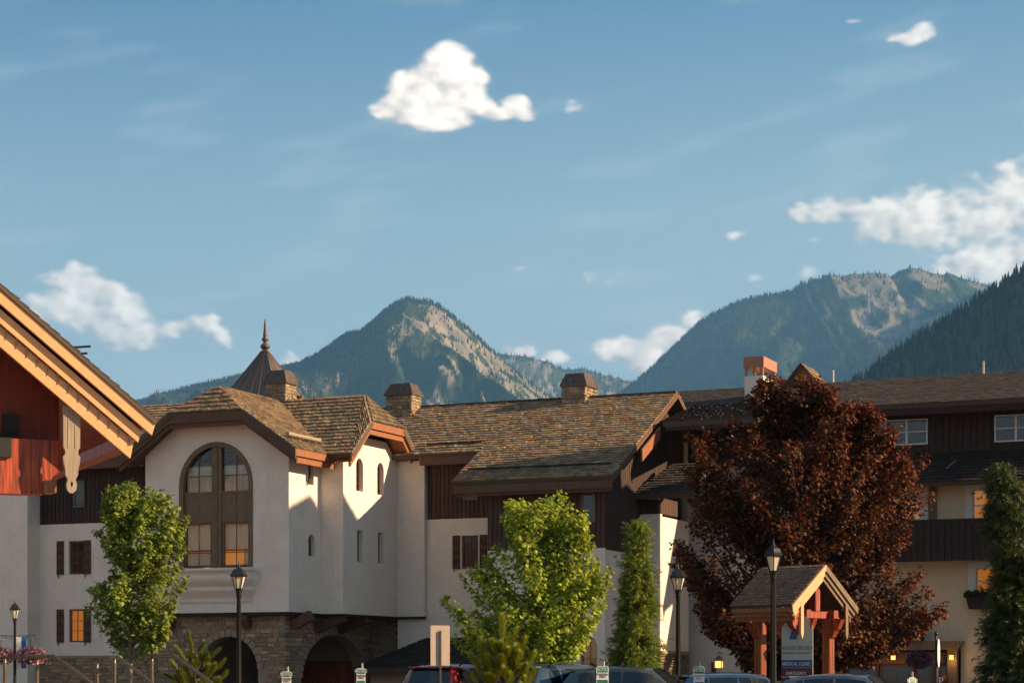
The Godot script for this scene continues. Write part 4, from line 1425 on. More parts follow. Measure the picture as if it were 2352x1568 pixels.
func turret(h: Node3D) -> void:
	var c := Vector3(-8.75, 0, -13.0)
	var b := 2.45
	var s := mb()
	box2(s, Vector3(c.x - b + .3, 9.0, c.z - b + .3), Vector3(c.x + b - .3, 13.3, c.z + b - .3))
	var t := commit(s, "turret", M.stucco, h)
	s = mb()
	var lv := [[b * 1.0, 13.2], [b * .90, 13.6], [.12, 17.35]]
	for k in 4:
		for l in 2:
			var r0: float = lv[l][0]
			var r1: float = lv[l + 1][0]
			var d0 := Vector3([1, -1, -1, 1][k], 0, [1, 1, -1, -1][k])
			var d1 := Vector3([-1, -1, 1, 1][k], 0, [1, -1, -1, 1][k])
			var lo := c + Vector3(0, lv[l][1], 0)
			var up := c + Vector3(0, lv[l + 1][1], 0)
			quad(s, up + d0 * r1, up + d1 * r1, lo + d1 * r0, lo + d0 * r0)
	var pr := commit(s, "turret_roof", M.turret_metal, t)
	# standing seams, each a rib
	for k in 4:
		var d0 := Vector3([1, -1, -1, 1][k], 0, [1, 1, -1, -1][k])
		var d1 := Vector3([-1, -1, 1, 1][k], 0, [1, -1, -1, 1][k])
		for j in 6:
			var f := j / 6.0
			s = mb()
			var dd := d0.lerp(d1, f)
			tube(s, [c + Vector3(0, 13.2, 0) + dd * b, c + Vector3(0, 13.61, 0) + dd * b * .905, c + Vector3(0, 17.35, 0) + dd * .125], [.025, .025, .02], 4)
			commit(s, "seam", M.cap_metal, pr)
	s = mb(true)
	lathe(s, [Vector2(.14, 16.75), Vector2(.12, 16.95), Vector2(.20, 17.0), Vector2(.25, 17.1), Vector2(.20, 17.2), Vector2(.10, 17.26), Vector2(.11, 17.35), Vector2(.17, 17.42), Vector2(.16, 17.5), Vector2(.09, 17.56), Vector2(.12, 17.62), Vector2(.10, 17.7), Vector2(.08, 17.9), Vector2(.05, 18.3), Vector2(.01, 18.5)], 12, Transform3D(Basis.IDENTITY, Vector3(c.x, .45, c.z)))
	commit(s, "finial", M.cap_metal, t)


# ---------------------------------------------------------------- the brown building at the right

func brown_building() -> void:
	var h := thing("timber_inn", "dark brown timber inn with cream walls and a white chimney, behind the purple maple", "building", fac)
	var zb := -15.2
	var f := front(zb)
	var dark := [Color(.050, .034, .028), Color(.040, .028, .025), Color(.062, .042, .033), Color(.045, .032, .028)]
	# roof
	slope(h, Vector3(10.6, 13.2, -14.0), Vector3(33, 13.2, -14.0), Vector3(33, 15.2, -20), Vector3(10.2, 15.2, -20), M.roof_deck, M.shingle, {"single": 300, "lift": .03, "row": .26, "sw": .28, "tints": [Color(.085, .058, .045), Color(.07, .05, .04), Color(.10, .068, .05), Color(.06, .043, .036)]})
	slope(h, Vector3(33, 13.2, -26), Vector3(10.6, 13.2, -26), Vector3(10.2, 15.2, -20), Vector3(33, 15.2, -20), M.roof_deck, M.shingle, {"row": .5, "sw": .6, "tints": dark})
	# its left part comes forward over the annex
	slope(h, Vector3(13.15, 12.35, -9.3), Vector3(17.4, 12.35, -9.3), Vector3(17.4, 13.62, -14.05), Vector3(13.0, 13.62, -14.05), M.roof_deck, M.shingle, {"row": .24, "sw": .26, "tints": [Color(.085, .058, .045), Color(.07, .05, .04), Color(.10, .068, .05), Color(.06, .043, .036)]})
	var s := mb()
	box2(s, Vector3(13.25, 11.97, -9.45), Vector3(17.3, 12.17, -9.36))
	commit(s, "eave_fascia", M.backing, h)
	s = mb()
	box2(s, Vector3(17.3, 12.72, -14.16), Vector3(32.9, 13.02, -14.06))
	commit(s, "eave_fascia", M.backing, h)
	# snow guard wires along the eave
	s = mb()
	for k in 14:
		var x := 17.0 + k * 1.15
		tube(s, [Vector3(x, 13.32, -14.35), Vector3(x + 1.0, 13.5, -14.9), Vector3(x + 1.15, 13.42, -14.6)], [.014, .014, .014], 4)
	commit(s, "snow_guard", M.galv, h, "stuff")
	for x in [17.9, 24.9]:
		s = mb()
		tube(s, [Vector3(x, 15.0, -19.9), Vector3(x, 15.75, -19.9)], [.05, .05], 8)
		commit(s, "vent_pipe", M.galv, h)
	# upper storey of dark boards
	s = mb()
	box2(s, Vector3(12.3, 10.9, zb - .3), Vector3(32.4, 13.25, zb - .06))
	var sw := commit(s, "timber_storey", M.backing, h)
	var wins := [[20.6, 11.55, 23.36, 12.68], [26.25, 11.5, 29.0, 12.66]]
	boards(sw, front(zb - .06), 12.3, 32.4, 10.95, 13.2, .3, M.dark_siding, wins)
	for w in wins:
		s = mb()
		window(h, f, w[0], w[1], w[2], w[3], {"cols": 1, "rows": 1, "z": .0, "frame": M.white_frame, "fw": .06})
		for k in [1, 2]:
			s = mb()
			var x := lerpf(w[0], w[2], k / 3.0)
			box2(s, Vector3(x - .05, w[1] + .06, .0), Vector3(x + .05, w[3] - .06, .06))
			var p := commit(s, "window_bar", M.white_frame, h)
			p.transform = f
		s = mb()
		box2(s, Vector3(w[0] + .06, lerpf(w[1], w[3], .5) - .025, .01), Vector3(w[2] - .06, lerpf(w[1], w[3], .5) + .025, .04))
		var q := commit(s, "window_bar", M.white_frame, h)
		q.transform = f
	# lower roof running the length
	slope(h, Vector3(14.5, 9.72, -13.6), Vector3(32.6, 9.72, -13.6), Vector3(32.6, 11.2, zb - .05), Vector3(15.5, 11.2, zb - .05), M.roof_deck, M.shingle, {"called": "skirt_roof", "row": .22, "sw": .26, "tints": dark})
	s = mb()
	tube(s, [Vector3(24.4, 10.35, -14.1), Vector3(24.75, 10.7, -14.3)], [.015, .015], 4)
	commit(s, "snow_guard", M.galv, h)
	# cream storeys
	var holes := [rect_hole(22.1, 8.25, 23.05, 9.2), rect_hole(25.3, 8.1, 26.25, 9.5), rect_hole(27.3, 8.1, 28.6, 9.5), rect_hole(25.45, 4.95, 26.35, 6.1), rect_hole(18.9, 4.95, 20.0, 6.1)]
	wall("cream_wall", h, M.cream, f, [Vector2(12.0, 0), Vector2(18.6, 0), Vector2(18.601, 2.9), Vector2(24.8, 2.9), Vector2(24.801, 0), Vector2(32.4, 0)], [Vector2(12.0, 10.9), Vector2(32.4, 10.9)], holes, .3)
	for r in [[22.1, 8.25, 23.05, 9.2], [25.3, 8.1, 26.25, 9.5], [27.3, 8.1, 28.6, 9.5], [25.45, 4.95, 26.35, 6.1], [18.9, 4.95, 20.0, 6.1]]:
		window(h, f, r[0], r[1], r[2], r[3], {"cols": 1, "rows": 2, "z": -.1, "frame": M.white_frame, "bar": .07, "curtain": M.orange_reflection})  # orange glow here replaces evening light reflected in the glass
		s = mb()   # pale surround
		for e in [[r[0] - .32, r[0]], [r[2], r[2] + .32]]:
			box2(s, Vector3(e[0], r[1] - .1, zb + .002), Vector3(e[1], r[3] + .25, zb + .04))
		box2(s, Vector3(r[0], r[3] + .002, zb + .002), Vector3(r[2], r[3] + .25, zb + .04))
		commit(s, "window_surround", M.white_frame, h)
	s = mb()
	box2(s, Vector3(23.42, 7.9, zb + .001), Vector3(23.75, 9.75, zb + .12))
	commit(s, "timber_post", M.brown_frame, h)
	# balcony fronts of boards
	s = mb()
	box2(s, Vector3(16.0, 6.42, -14.7), Vector3(32.4, 8.02, -14.02))
	var bal := commit(s, "balcony", M.backing, h)
	boards(bal, front(-14.02), 16.0, 32.4, 6.36, 8.06, .3, M.dark_siding)
	s = mb()
	box2(s, Vector3(15.95, 8.06, -14.2), Vector3(32.4, 8.16, -13.94))
	commit(s, "hand_rail", M.backing, bal)
	# boarded oriel over the entrance
	s = mb()
	box2(s, Vector3(18.6, 2.95, zb + .01), Vector3(23.2, 4.3, zb + .7))
	var ori := commit(s, "oriel", M.backing, h)
	boards(ori, front(zb + .7), 18.6, 23.2, 2.97, 4.28, .3, M.dark_siding)
	# entrance: brown portal, lit header, doors, lamps
	s = mb()
	prism(s, PackedVector2Array([Vector2(18.9, 2.92), Vector2(25.0, 2.92), Vector2(24.75, 2.55), Vector2(19.15, 2.55)]), .05, .5, f)
	var po := commit(s, "entrance_portal", M.brown_frame, h)
	for x in [19.2, 24.3]:
		s = mb()
		box2(s, Vector3(x, 0, zb + .06), Vector3(x + .42, 2.548, zb + .42))
		commit(s, "pillar", M.brown_frame, po)
	s = mb()
	box2(s, Vector3(19.63, 1.95, zb - .3), Vector3(24.29, 2.45, zb - .02))
	commit(s, "header_panel", M.fascia_dark, po)
	for k in 3:
		var x := 19.65 + k * 1.56
		window(po, front(zb - .2), x, .05, x + 1.5, 1.94, {"called": "door", "cols": 2, "rows": 1, "fw": .12, "frame": M.fascia_dark, "z": .0})
	s = mb()
	box2(s, Vector3(19.6, 0, zb - 2.5), Vector3(24.3, 2.4, zb - 2.4))
	commit(s, "lobby_wall", M.dark_inside, po)
	for x in [19.42, 21.95, 24.5]:
		s = mb()
		box(s, Vector3(x, 2.22, zb + .5), Vector3(.16, .18, .12))
		var lp := commit(s, "lantern", lamp_mat(), po)
		var l := OmniLight3D.new()
		l.name = numbered("lantern_glow", lp)
		l.light_energy = .10
		l.light_color = lin(1, .55, .15)
		l.light_size = .08
		l.omni_range = 8.0
		l.shadow_enabled = true
		l.position = Vector3(x, 2.1, zb + .72)
		lp.add_child(l)
	# parking badge by the doors
	s = mb(true)
	lathe(s, [Vector2(0, .04), Vector2(.3, .04), Vector2(.3, 0)], 24, Transform3D(Basis(Vector3.RIGHT, -PI / 2).scaled(Vector3.ONE), Vector3(24.05, 1.2, zb + .46)) * Transform3D(Basis(Vector3.RIGHT, PI), Vector3.ZERO))
	var bd := commit(s, "round_sign", M.sign_maroon, po)
	text(bd, "P", .3, M.white_print, Transform3D(Basis.IDENTITY, Vector3(24.05, 1.2, zb + .52)))
	# white wall with the wall lantern, at the left end
	wall("white_wall", h, M.stucco, front(zb + .3), [Vector2(12.2, 0), Vector2(18.4, 0)], [Vector2(12.2, 8.2), Vector2(18.4, 8.2)], [], .25)
	s = mb()
	box2(s, Vector3(16.2, 0, zb + .32), Vector3(18.3, 2.9, zb + .5))
	commit(s, "dark_gate", M.dark_inside, h)
	var o := at(1652, 1524, 88.0)
	var wl := thing("wall_lantern", "small lit copper lantern hanging on the white wall left of the kiosk", "lantern", Transform3D(fac.basis, o))
	s = mb()
	var cage := .17
	for k in 4:
		var dx: float = [1, -1, -1, 1][k] * cage
		var dz: float = [1, 1, -1, -1][k] * cage
		beam(s, Vector3(dx, -.2, dz), Vector3(dx, .14, dz), .03, .03, Vector3.BACK, .004)
	for y in [-.2, .14]:
		for z in [-cage, cage]:
			beam(s, Vector3(-cage, y, z), Vector3(cage, y, z), .03, .03, Vector3.UP, .004)
			beam(s, Vector3(z, y, -cage), Vector3(z, y, cage), .03, .03, Vector3.UP, .004)
	commit(s, "cage", M.cap_metal, wl)
	s = mb()
	lathe(s, [Vector2(.31, .13), Vector2(.12, .3), Vector2(.04, .33), Vector2(0, .36)], 4, Transform3D.IDENTITY, PI / 4)
	commit(s, "roof", M.cap_metal, wl)
	s = mb()
	var ring := []
	var rr := []
	for k in 13:
		ring.append(Vector3(cos(TAU * k / 12) * .07, .43 + sin(TAU * k / 12) * .08, 0))
		rr.append(.014)
	tube(s, ring, rr, 5)
	commit(s, "ring", M.cap_metal, wl)
	s = mb()
	box(s, Vector3(0, -.03, 0), Vector3(.26, .28, .26))
	commit(s, "glowing_pane", lamp_mat(.45), wl)
	s = mb()
	beam(s, Vector3(0, .45, -.02), Vector3(0, .45, -.75), .03, .03)
	commit(s, "bracket", M.black_metal, wl)
	var gl := OmniLight3D.new()
	gl.name = "lantern_glow"
	gl.light_energy = .12
	gl.light_color = lin(1, .5, .2)
	gl.light_size = .15
	gl.omni_range = 8.0
	gl.shadow_enabled = true
	gl.position = Vector3(0, -.03, .22)
	wl.add_child(gl)
	# drain pipe and dark post on the white wall
	s = mb()
	box2(s, Vector3(15.1, 0, zb + .32), Vector3(15.25, 2.3, zb + .42))
	commit(s, "dark_post", M.backing, h)
	s = mb()
	box2(s, Vector3(13.55, .3, zb + .31), Vector3(13.78, 2.05, zb + .36))
	commit(s, "copper_panel", M.fascia_dark, h)
	# white chimney with its open terracotta head
	var cx0 := 14.9
	var cx1 := 15.77
	var cz0 := -17.7
	var cz1 := -15.6
	s = mb()
	box2(s, Vector3(cx0, 12, cz0), Vector3(cx1, 15.06, cz1))
	var ch := commit(s, "chimney", M.stucco, h)
	s = mb()
	for c in [[cx0, cz1], [cx1, cz1], [cx0, cz0], [cx1, cz0]]:
		var px: float = clampf(c[0], cx0 + .07, cx1 - .07)
		var pz: float = clampf(c[1], cz0 + .07, cz1 - .07)
		box2(s, Vector3(px - .06, 15.061, pz - .06), Vector3(px + .06, 15.45, pz + .06))
	box2(s, Vector3((cx0 + cx1) / 2 - .05, 15.061, cz1 - .13), Vector3((cx0 + cx1) / 2 + .05, 15.45, cz1 - .03))
	box2(s, Vector3(cx0 - .04, 15.45, cz0 - .04), Vector3(cx1 + .04, 15.93, cz1 + .04))
	commit(s, "chimney_head", M.terracotta, ch)
	# small pointed dormer
	s = mb()
	prism(s, PackedVector2Array([Vector2(-.85, 0), Vector2(.85, 0), Vector2(0, 1.0)]), -2.2, 0, Transform3D(Basis.IDENTITY, Vector3(16.5, 15.0, -19.4)))
	commit(s, "dormer", M.roof_deck, h)
	slope(h, Vector3(15.55, 14.93, -19.3), Vector3(15.55, 14.93, -21.6), Vector3(16.5, 16.1, -21.6), Vector3(16.5, 16.1, -19.3), M.roof_deck, M.shingle, {"called": "dormer_roof", "th": .06})
	slope(h, Vector3(17.45, 14.93, -21.6), Vector3(17.45, 14.93, -19.3), Vector3(16.5, 16.1, -19.3), Vector3(16.5, 16.1, -21.6), M.roof_deck, M.shingle, {"called": "dormer_roof", "th": .06})
	# flower box under the lower window
	s = mb()
	prism(s, PackedVector2Array([Vector2(25.1, 4.85), Vector2(27.5, 4.85), Vector2(27.3, 4.3), Vector2(25.25, 4.3)]), .05, .55, f)
	commit(s, "planter", M.backing, h)
	var pl := []
	var co := PackedColorArray()
	for k in 500:
		pl.append(leaf_place(Vector3(rng.randf_range(25.05, 27.5), 4.85 + rng.randf() * .28, zb + rng.randf_range(.05, .65)), Vector3(rng.randf_range(-1, 1), .5, 1), .14))
		var g := rng.randf_range(.6, 1.3)
		co.append(Color(.035 * g, .065 * g, .018 * g))
	many("planter_leaves", leaf_mesh(), M.leaf, h, pl, co)
	# far end and rear walls
	wall("end_wall", h, M.cream, side(32.4), [Vector2(15.2, 0), Vector2(25, 0)], [Vector2(15.2, 13.2), Vector2(20, 15.0), Vector2(25, 13.2)])
	wall("end_wall", h, M.cream, Transform3D(Basis(Vector3(0, 0, 1), Vector3.UP, Vector3(-1, 0, 0)), Vector3(12.0, 0, 0)), [Vector2(-25, 0), Vector2(-15.2, 0)], [Vector2(-25, 13.2), Vector2(-20, 15.0), Vector2(-15.2, 13.2)])
	wall("rear_wall", h, M.cream, front(-25), [Vector2(12.0, 0), Vector2(32.4, 0)], [Vector2(12.0, 13.2), Vector2(32.4, 13.2)])
	# hanging flower baskets at the entrance
	for b in [[1985, 1515, "purple hanging flower basket left of the inn doors", 77.5], [2112, 1512, "purple hanging flower basket in front of the inn doors, beside the tall sign pole", 77.0]]:
		flower_basket(at(b[0], b[1], b[3]), .46, b[2], [Color(.13, .035, .14), Color(.10, .03, .12), Color(.18, .06, .17)], .7)


func lamp_mat(k := 1.0) -> StandardMaterial3D:
	var m := mat(Color(.7, .4, .15), .4)
	m.emission_enabled = true
	m.emission = lin(.75 * k, .33 * k, .07 * k)
	return m


# a point by its place in the photograph's field and its distance
func at(u: float, v: float, d: float) -> Vector3:
	return Vector3((u - 1176.0) / 4704.0 * d, EYE + (1550.0 - v) / 4704.0 * d, -d)


func text(parent: Node, words: String, tall: float, m: Material, t: Transform3D, called := "lettering", wide := 1.0) -> void:
	var tm := TextMesh.new()
	var f := SystemFont.new()
	f.font_names = PackedStringArray(["Droid Sans"])
	tm.font = f
	tm.text = words
	tm.font_size = 64
	tm.pixel_size = tall / 46.0
	tm.depth = .004
	put(called, tm, m, parent, "", t * Transform3D(Basis.IDENTITY.scaled(Vector3(wide, 1, 1)), Vector3.ZERO))


# ---------------------------------------------------------------- outside the frame: town houses, and blocks added to shade the hotel

func plain_house(called: String, label: String, t: Transform3D, w: float, d: float, eave: float, ridge: float, wl: Material, ridge_off := 0.0) -> void:
	var h := thing(called, label, "building", t)
	var hw := w / 2
	var top := [Vector2(-hw, eave), Vector2(ridge_off, ridge), Vector2(hw, eave)]
	var holes := []
	var n := int(w / 3.2)
	var floors := int(eave / 3.2)
	for i in n:
		for j in floors:
			var x := -hw + (i + .5) * w / n
			holes.append(rect_hole(x - .5, 1.1 + j * 3.1, x + .5, 2.6 + j * 3.1))
	wall("wall", h, wl, Transform3D.IDENTITY, [Vector2(-hw, 0), Vector2(hw, 0)], top, holes)
	for q in holes:
		window(h, Transform3D.IDENTITY, q.lo[0].x, q.lo[0].y, q.lo[1].x, q.hi[0].y, {"cols": 2, "rows": 2, "frame": M.brown_frame})
	wall("wall", h, wl, Transform3D(Basis(Vector3.UP, PI), Vector3(0, 0, -d)), [Vector2(-hw, 0), Vector2(hw, 0)], [Vector2(-hw, eave), Vector2(-ridge_off, ridge), Vector2(hw, eave)])
	wall("wall", h, wl, Transform3D(Basis(Vector3.UP, PI / 2), Vector3(hw - .002, 0, -d / 2)), [Vector2(-d / 2, 0), Vector2(d / 2, 0)], [Vector2(-d / 2, eave), Vector2(d / 2, eave)])
	wall("wall", h, wl, Transform3D(Basis(Vector3.UP, -PI / 2), Vector3(-hw + .002, 0, -d / 2)), [Vector2(-d / 2, 0), Vector2(d / 2, 0)], [Vector2(-d / 2, eave), Vector2(d / 2, eave)])
	for e: float in [-1.0, 1.0]:
		var run := hw - ridge_off * e
		var k := (ridge - eave) / run
		var x := e * (hw + .5)
		var y := eave - .5 * k + .22
		slope(h, Vector3(x, y, .6 if e > 0 else -d - .6), Vector3(x, y, -d - .6 if e > 0 else .6), Vector3(ridge_off, ridge + .22, -d - .6 if e > 0 else .6), Vector3(ridge_off, ridge + .22, .6 if e > 0 else -d - .6), M.roof_deck, M.shingle, {"row": .5, "sw": .6})


func off_frame_buildings() -> void:
	# unseen gabled block added to shade the bays, end on to the sun
	var a := deg_to_rad(11.0)
	var s := Vector3(cos(a), 0, sin(a))
	var n := -s
	var x := Vector3.UP.cross(n)
	var c := s * 8.0 + Vector3(-sin(a), 0, cos(a)) * -81.5
	plain_house("shade_gable", "added tall gabled block outside the right edge, shaped to shade the hotel bays", Transform3D(Basis(x, Vector3.UP, n), c), 7.6, 12.0, 21.3, 22.9, M.cream, -1.94)
	var wing_c := s * 8.0 + Vector3(-sin(a), 0, cos(a)) * -86.35  # lower unseen block added to keep the end of the wing in shade
	plain_house("shade_wing", "added lower block beside the tall gabled block, outside the right edge, shading the hotel wing", Transform3D(Basis(x, Vector3.UP, n), wing_c), 2.1, 12.0, 17.3, 17.7, M.cream)
	# sunlit fronts on the left of the square
	plain_house("town_house", "peach plastered town house beyond the left edge of the view", Transform3D(Basis(Vector3.UP, PI / 2), Vector3(-47, 0, -62)), 20.0, 12.0, 10.0, 14.0, M.terracotta)
	plain_house("town_house", "cream town house with its gable to the square, nearer beyond the left edge", Transform3D(Basis(Vector3.UP, PI / 2), Vector3(-47, 0, -38)), 18.0, 12.0, 9.0, 13.0, M.cream)


# ---------------------------------------------------------------- chalet eave at the left

func chalet() -> void:
	var g := Vector3(.9074, 0, -.4203)
	var n := Vector3(.4203, 0, .9074)
	var h := thing("timber_pavilion", "timber pavilion with orange lit bargeboards and a dark red underside, at the left edge", "pavilion", Transform3D(Basis(g, Vector3.UP, n), Vector3(-6.28, 0, -36)))
	var k := .80
	# apex far to the left, outside the frame: x -5.6
	var ax := -6.2
	var ay := 5.85 - k * ax
	var y_at := func(x: float, y0: float) -> float: return y0 - k * (x)
	var bd := [[.0, 5.85, .185, .0, -.08, .04], [-.218, 5.74, .20, -.11, -.17, .0], [-.333, 5.56, .30, -.2, -.28, .0]]
	for b in bd:
		var x: float = b[0]
		var s := mb()
		var y: float = b[1]
		prism(s, PackedVector2Array([Vector2(ax, y - k * (ax - x)), Vector2(x, y), Vector2(x - .055, y - b[2]), Vector2(ax, y - b[2] - .04 - k * (ax - x))]), b[4], b[3])
		commit(s, "bargeboard", M.beige_board, h)
		s = mb()    # the board on the far slope
		prism(s, PackedVector2Array([Vector2(ax, y - k * (ax - x)), Vector2(2 * ax - x, y), Vector2(2 * ax - x + .05, y - b[2]), Vector2(ax, y - b[2] - .04 - k * (ax - x))]), b[4] - .002, b[3] - .002)
		commit(s, "bargeboard", M.beige_board, h)
	var rb := mb()
	prism(rb, PackedVector2Array([Vector2(ax, 5.72 - k * ax), Vector2(-.30, 5.72 + k * .30), Vector2(-.42, 5.42 + k * .42), Vector2(ax, 5.42 - k * ax)]), -.298, -.284)
	commit(rb, "gap_shade", M.dark_inside, h)  # dark strip put in to deepen the shade between the boards
	# roof: shingles on a deck, boarded underside
	for e: float in [1.0, -1.0]:
		var ex: float = .04 if e > 0 else 2 * ax - .04
		var f := .03 if e > 0 else -7.0
		var b2 := -7.0 if e > 0 else .03
		slope(h, Vector3(ex, 5.90, f), Vector3(ex, 5.90, b2), Vector3(ax, ay + .1, b2), Vector3(ax, ay + .1, f), M.roof_deck, M.shingle, {"th": .06, "row": .22, "sw": .2, "lift": .03, "tints": [Color(.10, .065, .045), Color(.12, .08, .055), Color(.08, .055, .04)]})
	var len := 6.4 / .62
	for j in 22:
		var x0 := ax + j * .285
		if x0 > -.45: break
		var s := mb()
		var xa := x0 + .004
		var xb := x0 + .281
		prism(s, PackedVector2Array([Vector2(xa, 5.70 - k * xa), Vector2(xb, 5.70 - k * xb), Vector2(xb, 5.66 - k * xb), Vector2(xa, 5.66 - k * xa)]), -6.9, -.30)
		commit(s, "soffit_plank", M.dark_red, h)
	# rafter end and eave beam
	var s := mb()
	box2(s, Vector3(-.62, 5.42, -6.5), Vector3(-.34, 5.62, -.30))
	commit(s, "eave_beam", M.red_beam, h)
	# tie beam with scrolled end
	s = mb()
	var tie := PackedVector2Array([Vector2(-8.0, 5.58), Vector2(-1.45, 5.58), Vector2(-1.41, 5.12), Vector2(-1.44, 5.06), Vector2(-1.55, 4.99), Vector2(-1.62, 4.94), Vector2(-1.66, 4.87), Vector2(-1.72, 4.66), Vector2(-1.78, 4.62), Vector2(-8.0, 4.57)])
	prism(s, tie, -1.15, -.8)
	commit(s, "tie_beam", M.red_beam, h)
	for j in 22:   # boarded gable behind the tie beam
		var xa := -8.0 + j * .30
		if xa > -1.6: break
		s = mb()
		box2(s, Vector3(xa + .004, 5.5, -1.32), Vector3(xa + .296, minf(5.64 - k * (xa + .3), 2.0 * ay), -1.28))
		commit(s, "gable_board", M.dark_red, h)
	s = mb()
	beam(s, Vector3(-1.70, 4.75, -1.0), Vector3(-1.70, 4.75, -.62), .21, .22)
	commit(s, "beam_end", M.fascia, h)
	# ledge and dark brackets on the beam
	s = mb()
	box2(s, Vector3(-2.56, 5.585, -1.27), Vector3(-2.15, 5.72, -1.16))
	box2(s, Vector3(-2.40, 5.721, -1.27), Vector3(-2.14, 6.05, -1.16))
	box2(s, Vector3(-2.56, 5.24, -.799), Vector3(-2.36, 5.58, -.72))
	commit(s, "bracket", M.dark_inside, h)
	s = mb()
	for j in 26:
		var x := -2.06 + j * .021
		tube(s, [Vector3(x, 5.585, -.9), Vector3(x + rng.randf_range(-.035, .035), 5.585 + rng.randf_range(.07, .13), -.9 + rng.randf_range(-.04, .04))], [.004, .002], 4, false)
	commit(s, "bird_spikes", M.rail_metal, h, "stuff")
	# carved pendant board
	s = mb()
	var right := [Vector2(-1.252, 6.02), Vector2(-1.252, 5.42), Vector2(-1.285, 5.36), Vector2(-1.285, 5.30), Vector2(-1.245, 5.25), Vector2(-1.262, 5.12), Vector2(-1.29, 5.0), Vector2(-1.285, 4.95), Vector2(-1.31, 4.90), Vector2(-1.33, 4.86), Vector2(-1.305, 4.76), Vector2(-1.32, 4.68), Vector2(-1.36, 4.63)]
	var poly := PackedVector2Array()
	for p in right: poly.append(p)
	poly.append(Vector2(-1.398, 4.618))
	for j in range(right.size() - 1, -1, -1):
		poly.append(Vector2(-1.398 * 2 - right[j].x, right[j].y + (.16 if j == 0 else 0.0)))
	var slot := PackedVector2Array([Vector2(-1.398, 4.84), Vector2(-1.375, 4.78), Vector2(-1.398, 4.71), Vector2(-1.421, 4.78)])
	var left_half := PackedVector2Array()
	var right_half := PackedVector2Array()
	# two halves round the slot, so that it is a real hole
	for p in right: right_half.append(p)
	right_half.append_array(PackedVector2Array([Vector2(-1.3985, 4.618), Vector2(-1.3985, 4.71), Vector2(-1.375, 4.78), Vector2(-1.3985, 4.84), Vector2(-1.3985, 6.10)]))
	for p in right_half: left_half.append(Vector2(-2.796 - p.x, p.y + (.12 if p.y > 6.0 and p.x > -1.3 else 0.0)))
	prism(s, right_half, -.40, -.31)
	prism(s, left_half, -.40, -.31)
	var pend := commit(s, "pendant_board", M.weathered, h)
	s = mb()
	box2(s, Vector3(-1.47, 5.4, -.309), Vector3(-1.455, 6.1, -.302))
	box2(s, Vector3(-1.345, 5.4, -.309), Vector3(-1.33, 6.0, -.302))
	commit(s, "groove_moulding", M.weathered, pend)
	# light clips along the lower board
	var clip: Mesh
	for j in 16:
		var f := j / 15.0
		var x := lerpf(-3.10, -.42, f)
		s = mb()
		if clip == null:
			tube(s, [Vector3(0, .03, .015), Vector3(0, -.07, .02)], [.013, .013], 6)
			beam(s, Vector3(0, -.06, .0), Vector3(.015, -.16, .01), .012, .012)
			s.generate_normals()
			clip = s.commit()
		put("light_clip", clip, M.weathered, h, "", Transform3D(Basis.IDENTITY, Vector3(x, 5.60 - k * (x + .36), -.19)))
	# snow rails on the far part of the slope, seen past the edge
	s = mb()
	tube(s, [Vector3(-1.35, 7.36, -1.8), Vector3(-.72, 7.44, -1.8)], [.022, .022], 6)
	tube(s, [Vector3(-1.35, 7.24, -1.8), Vector3(-.78, 7.31, -1.8)], [.022, .022], 6)
	beam(s, Vector3(-1.2, 6.9, -1.8), Vector3(-1.2, 7.42, -1.8), .03, .03)
	commit(s, "snow_rail", M.black_metal, h)
	# posts outside the frame
	for p in [[-4.6, -1.0], [-10.5, -1.0], [-4.6, -6.3], [-10.5, -6.3]]:
		s = mb()
		beam(s, Vector3(p[0], 0, p[1]), Vector3(p[0], 4.6, p[1]), .4, .4, Vector3.BACK, .03)
		commit(s, "post", M.orange_post, h)


# ---------------------------------------------------------------- kiosk

